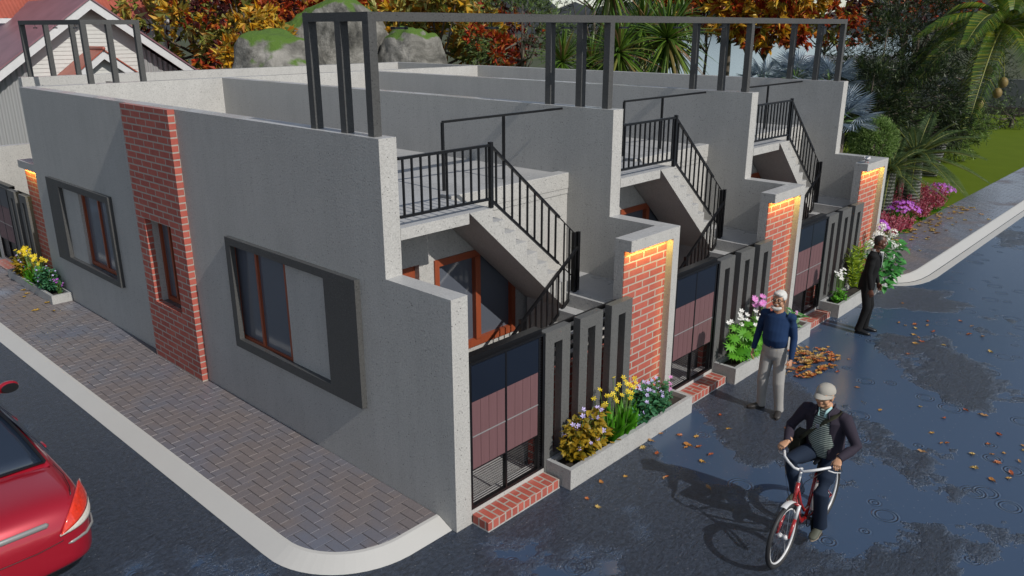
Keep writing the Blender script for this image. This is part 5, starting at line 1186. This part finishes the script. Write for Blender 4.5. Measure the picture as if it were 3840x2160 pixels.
# ------------------------------------------------------------ red car, seen from behind at the left edge
CX, CY = -3.665, 1.95; car = thing('car', (CX, CY, 0), 'shiny red sedan at the left edge, its rear right corner in view', 'car')
ST = [ # y, half width, z bottom, z bumper, z shoulder, z deck edge, z deck centre
 (.00, .50, .34, .50, .60, .66, .68), (.03, .66, .30, .50, .66, .74, .77), (.10, .77, .26, .50, .70, .86, .90), (.22, .845, .23, .50, .72, .925, .965), (.45, .885, .20, .50, .74, .945, .99),
 (.80, .90, .19, .50, .76, .95, 1.0), (1.3, .905, .19, .50, .77, .95, 1.0), (2.2, .905, .19, .50, .76, .93, .97), (3.1, .90, .19, .50, .74, .90, .94), (3.6, .885, .19, .50, .70, .84, .90), (4.1, .84, .20, .48, .62, .74, .80), (4.4, .72, .24, .46, .56, .64, .68), (4.5, .55, .30, .44, .50, .54, .56)]
vs = []; K = 15
for (y, w_, z0, zb, zs, zd, zc_) in ST:
    half = [(0, z0), (w_*.9, z0), (w_*.985, z0+.08), (w_, zb), (w_*.985, zs-.02), (w_*.955, zs+(zd-zs)*.6), (w_*.86, zd), (w_*.45, (zd+zc_)/2+.008)]
    row = [(x, y, z) for x, z in half]+[(0, y, zc_)]+[(-x, y, z) for x, z in half[::-1][:-1]]; vs += row
n = len(row); b = MB(); b.add(vs, [(i*n+k, i*n+(k+1) % n, (i+1)*n+(k+1) % n, (i+1)*n+k) for i in range(len(ST)-1) for k in range(n)]+[tuple(range(n))[::-1], tuple(range((len(ST)-1)*n, len(ST)*n))])
cb = b.build('body', 'car_red', car, smooth=True); sm = cb.modifiers.new('sub', 'SUBSURF'); sm.levels = 2; sm.render_levels = 3
# greenhouse: pillars and roof in red, glass set in between
GS = [ # y, half width low, z low, half width top, z top edge, z centre
 (.86, .76, .95, .70, .965, .985), (1.10, .80, .945, .655, 1.12, 1.14), (1.42, .82, .94, .60, 1.285, 1.315), (1.60, .83, .935, .585, 1.335, 1.37), (2.2, .84, .92, .585, 1.36, 1.40), (2.75, .84, .91, .585, 1.32, 1.365), (3.05, .835, .90, .60, 1.20, 1.235), (3.45, .82, .89, .66, .98, 1.0), (3.6, .80, .87, .70, .90, .915)]
vs = []
for (y, w0, z0, w1, z1, z2) in GS: vs += [(w0, y, z0), ((w0+w1)/2+.012, y, (z0+z1)/2), (w1+.012, y, z1-.025), (w1-.03, y, z1), (w1*.5, y, z2-.01), (0, y, z2), (-w1*.5, y, z2-.01), (-w1+.03, y, z1), (-w1-.012, y, z1-.025), (-(w0+w1)/2-.012, y, (z0+z1)/2), (-w0, y, z0)]
b = MB(); n = 11; b.add(vs, [(i*n+k, i*n+k+1, (i+1)*n+k+1, (i+1)*n+k) for i in range(len(GS)-1) for k in range(n-1)]); gb = b.build('cabin', 'car_red', car, smooth=True); sm = gb.modifiers.new('sub', 'SUBSURF'); sm.levels = 2; sm.render_levels = 3
def patch(name, f, nu, nv, mat_, par=car, lift=.006, thick=.004):
    vs = [Vector(f(i/nu, j/nv)) for i in range(nu+1) for j in range(nv+1)]; b = MB(); b.add(vs, [(i*(nv+1)+j, (i+1)*(nv+1)+j, (i+1)*(nv+1)+j+1, i*(nv+1)+j+1) for i in range(nu) for j in range(nv)]); o = b.build(name, mat_, par, smooth=True)
    so = o.modifiers.new('solid', 'SOLIDIFY'); so.thickness = thick; return o
def gz(x, t_, W0, W1, y0, y1, z0, z1, c0, c1): # curved glass across x=-1..1, t 0 bottom to 1 top
    w_ = W0+(W1-W0)*t_; return (x*w_, y0+(y1-y0)*t_+(c0+(c1-c0)*t_)*x*x, z0+(z1-z0)*t_-.03*x*x+.022*math.sin(math.pi*t_))
patch('rear_window', lambda a, c: gz(a*2-1, c, .70, .55, .865, 1.48, 1.035, 1.395, .04, .05), 14, 6, 'car_glass')
patch('windscreen', lambda a, c: gz(a*2-1, c, .72, .56, 3.60, 2.86, .98, 1.41, -.10, -.04), 14, 6, 'car_glass')
def rim_band():
    b = MB(); P_ = [gz(x/10-1, 0, .715, .565, .852, 1.495, 1.028, 1.400, .04, .05) for x in range(21)]+[gz(1, t_/8, .715, .565, .852, 1.495, 1.028, 1.400, .04, .05) for t_ in range(1, 9)]+[gz(1-x/10, 1, .715, .565, .852, 1.495, 1.028, 1.400, .04, .05) for x in range(1, 21)]+[gz(-1, 1-t_/8, .715, .565, .852, 1.495, 1.028, 1.400, .04, .05) for t_ in range(1, 9)]
    for i in range(len(P_)-1): b.bar(P_[i], P_[i+1], .030, .010)
    b.build('window_seal', 'car_black', car)
rim_band()
for s_ in (-1, 1):
    patch('side_window', lambda a, c: (s_*(.815-(.815-.612)*c+.012), 1.12+.42*c*(1-a)+a*(2.06-(1.12+.42*c*0)-.0)-(0 if a < 1 else 0)-.0, .985+(1.30-.985)*c), 6, 4, 'car_glass', thick=.004)
    patch('side_window', lambda a, c: (s_*(.830-(.830-.612)*c+.012), 2.14+a*(3.28-2.14-.55*c), .975+(1.30-.975)*c), 6, 4, 'car_glass', thick=.004)
    b = MB(); b.loft([(s_*.905, y, .84) for y in (1.52, 1.56, 1.66, 1.70)], [.004, .016, .016, .004], 8); b.build('door_handle', 'car_red', car, smooth=True)
    b = MB(); b.loft([(s_*.902, y, .83) for y in (2.45, 2.49, 2.60, 2.64)], [.004, .016, .016, .004], 8); b.build('door_handle', 'car_red', car, smooth=True)
    b = MB(); b.ell((s_*1.02, 3.08, 1.01), (.115, .065, .075)); b.loft([(s_*.82, 3.10, .95), (s_*.95, 3.09, .985)], [.03, .03], 8); mo = b.build('wing_mirror', 'car_red', car, smooth=True)
    b = MB(); b.loft([(s_*1.025, 3.03, 1.012), (s_*1.025, 3.012, 1.012)], [(.096, .058), (.092, .054)], 20, ref=(0, 0, 1)); b.build('mirror_glass', 'car_black', mo)
    # tail lamp wrapped round the corner
    def lampf(a, c, s_=s_):
        q = lambda p0, p1, p2: [(1-a)**2*x+2*a*(1-a)*y+a*a*z for x, y, z in zip(p0, p1, p2)]
        B, T_ = q((.50, -.012, .665), (.84, -.01, .68), (.885, .33, .72)), q((.52, .0, .70), (.70, .04, .965), (.885, .50, .90))
        k = math.sin(math.pi*c)*.012; return (s_*(B[0]+(T_[0]-B[0])*c+k*a), B[1]+(T_[1]-B[1])*c-k*(1-a), B[2]+(T_[2]-B[2])*c)
    patch('tail_lamp', lambda a, c: lampf(a, .30+c*.70), 14, 6, 'tail_red', thick=.02); patch('reversing_lamp', lambda a, c: lampf(a, c*.285), 14, 3, 'tail_clear', thick=.02)
    b = MB(); b.loft([(s_*.56, .018, .545), (s_*.60, .022, .545), (s_*.742, .078, .55), (s_*.838, .195, .555), (s_*.880, .34, .56), (s_*.886, .40, .56)], [(.003, .006), (.010, .016), (.012, .016), (.012, .016), (.010, .014), (.003, .005)], 8, ref=(0, 0, 1)); b.build('bumper_strip', 'car_trim', car, smooth=True)
    for y in (.95, 3.62):
        b = MB(); b.loft([(s_*.72, y, .32), (s_*.90, y, .32)], [.32, .32], 28); ww = b.build('wheel', 'rubber', car, smooth=False, bevel=.02)
        MB().loft([(s_*.895, y, .32), (s_*.912, y, .32)], [.21, .19], 20).build('wheel_rim', 'car_trim', ww)
b = MB(); b.loft([(-.44, .045, .80), (-.42, .040, .80), (.42, .040, .80), (.44, .045, .80)], [(.006, .01), (.018, .028), (.018, .028), (.006, .01)], 10, ref=(0, 0, 1)); b.build('boot_garnish', 'car_trim', car, smooth=True)
b = MB(); ln = [(-.80, .60, .965), (-.745, .30, .935), (-.72, .20, .90)]
for s_ in (-1, 1): b.loft([(s_*.775, .86, .962), (s_*.765, .55, .972), (s_*.735, .30, .955), (s_*.705, .20, .925)], [.004]*4, 6)
b.loft([(-.54, .035, .635), (-.52, .010, .60), (-.3, -.008, .585), (.3, -.008, .585), (.52, .010, .60), (.54, .035, .635)], [.004]*6, 6); b.build('boot_gap', 'car_black', car, smooth=True)

# ------------------------------------------------------------ fallen leaves, each one its own object
def leafmesh(seed, L):
    r2 = random.Random(seed); pts = []; maple = seed % 2; N = 14
    for k in range(N):
        a = 2*math.pi*k/N; rr = L*.5*((1 if k % 2 == 0 else .58) if maple else (1-.45*abs(math.sin(a))))*r2.uniform(.85, 1.1); pts.append((rr*math.cos(a), rr*math.sin(a), .012+.012*r2.random()+.10*L*abs(math.cos(a))*r2.random()))
    return [(0, 0, .006)]+pts+[(-L*.75, 0, .01)], [(0, 1+k, 1+(k+1) % N) for k in range(N)]+[(0, N//2+1, N+1)]
protos = []
def fallen(x, y, k, label, group, mat_, z=.0, s_=1.):
    key = (k, mat_)
    if key not in [p[0] for p in protos]:
        v_, f_ = leafmesh(k, .085+.01*(k % 5)); o = MB().add(v_, f_).build('fallen_leaf', mat_, None, uv=False); protos.append((key, o)); 
    else:
        src = [p[1] for p in protos if p[0] == key][0]; o = src.copy(); sc.collection.objects.link(o)
    o.location = (x, y, z); o.rotation_euler = (rnd.uniform(-.15,.15), rnd.uniform(-.15,.15), rnd.uniform(0, 6.28)); o.scale = (s_,)*3; tg(o, label, 'leaf', group)
leafmat('fallen_one', [(.55,.20,.03)]*2, .5, .1); FM = []
for i, c in enumerate([(.40,.17,.04), (.48,.27,.06), (.34,.08,.025), (.46,.32,.10), (.34,.19,.08), (.42,.13,.035)]): leafmat('fallen_%s' % 'abcdef'[i], [c, tuple(q*.85 for q in c)], .5, .1); FM.append('fallen_%s' % 'abcdef'[i])
ROADPX = [(2480,1628),(2547,1635),(2440,1655),(2410,1682),(2463,1703),(2345,1790),(2255,1812),(2200,1872),(2490,1795),(2385,1642),(2620,1678),(2612,1640),(2577,1670),(2500,1790),(2655,1831),(2618,1677),(2666,1707),(2632,1733),(2572,1680),
 (3430,1218),(3478,1222),(3432,1233),(3500,1246),(3425,1257),(3445,1268),(3634,1255),(3686,1264),(3540,1296),(3480,1206),(3395,1222),(3370,1212),(3600,1205),(3645,1225),(3712,1320),(3455,1283),(3430,1290),(3385,1140),(3405,1330),(3185,1350),(3126,1372),(3140,1397),(3106,1303),(3076,1397),(3030,1417),(3016,1326),
 (3450,1527),(3540,1570),(3495,1625),(3530,1664),(3552,1664),(3455,1696),(3645,1705),(3748,1632),(3765,1702),(3723,1706),(3740,1736),(3822,1733),(3655,1757),(3790,1777),(3783,1796),(3718,1801),(3706,1668),(3838,1675),(3838,1690),(3620,1540),(3300,1540),(3215,1455),(2950,1610),(3690,1560),(2240,1905),(2700,1560),(2730,1610)]
for i, (u, v) in enumerate(ROADPX):
    x, y = gpt(u, v); fallen(x, y, i % 8, 'loose orange or yellow leaf lying apart on the wet road', 'scattered leaves on the road', FM[(i*5) % 6], .002, .62+.35*rnd.random())
for i in range(120):
    a = rnd.uniform(0, 6.28); q = rnd.random()**.6; x = 6.95+math.cos(a)*q*.78; y = -.80+math.sin(a)*q*.42
    if y > -.40: y = -.40-rnd.random()*.25
    fallen(x, y, i % 8, 'orange brown leaf in the pile behind the man in blue', 'leaf pile by the second planter', FM[(i*7) % 6], .004+.012*(1-q)*(i % 6), .9+.45*rnd.random())
for i in range(110):
    x = rnd.uniform(13.2, 21); y = .85-abs(rnd.gauss(0, .42)); 
    if y > -.45: fallen(x, y, 3+(i % 4), 'ochre leaf on the garden pavement near the flowers', 'leaves on the garden pavement', ['fallen_gold', 'fallen_d', 'fallen_e'][i % 3], .093, .8+.5*rnd.random())
for i, (x, y) in enumerate([(-.5, 11.9), (-.46, 12.2), (-.6, 11.7), (-.42, 11.0), (-.7, 10.7), (-.5, 10.4)]): fallen(x, y, i, 'ochre leaf on the side pavement by the left planter', 'leaves on the side pavement', 'fallen_gold', .093)
for i, (x, y) in enumerate([(2.42, -.36), (2.3, -.34)]): fallen(x, y, i, 'ochre leaf resting on the rim of the nearest planter', 'leaves on the planter rim', 'fallen_gold', .262, .7)
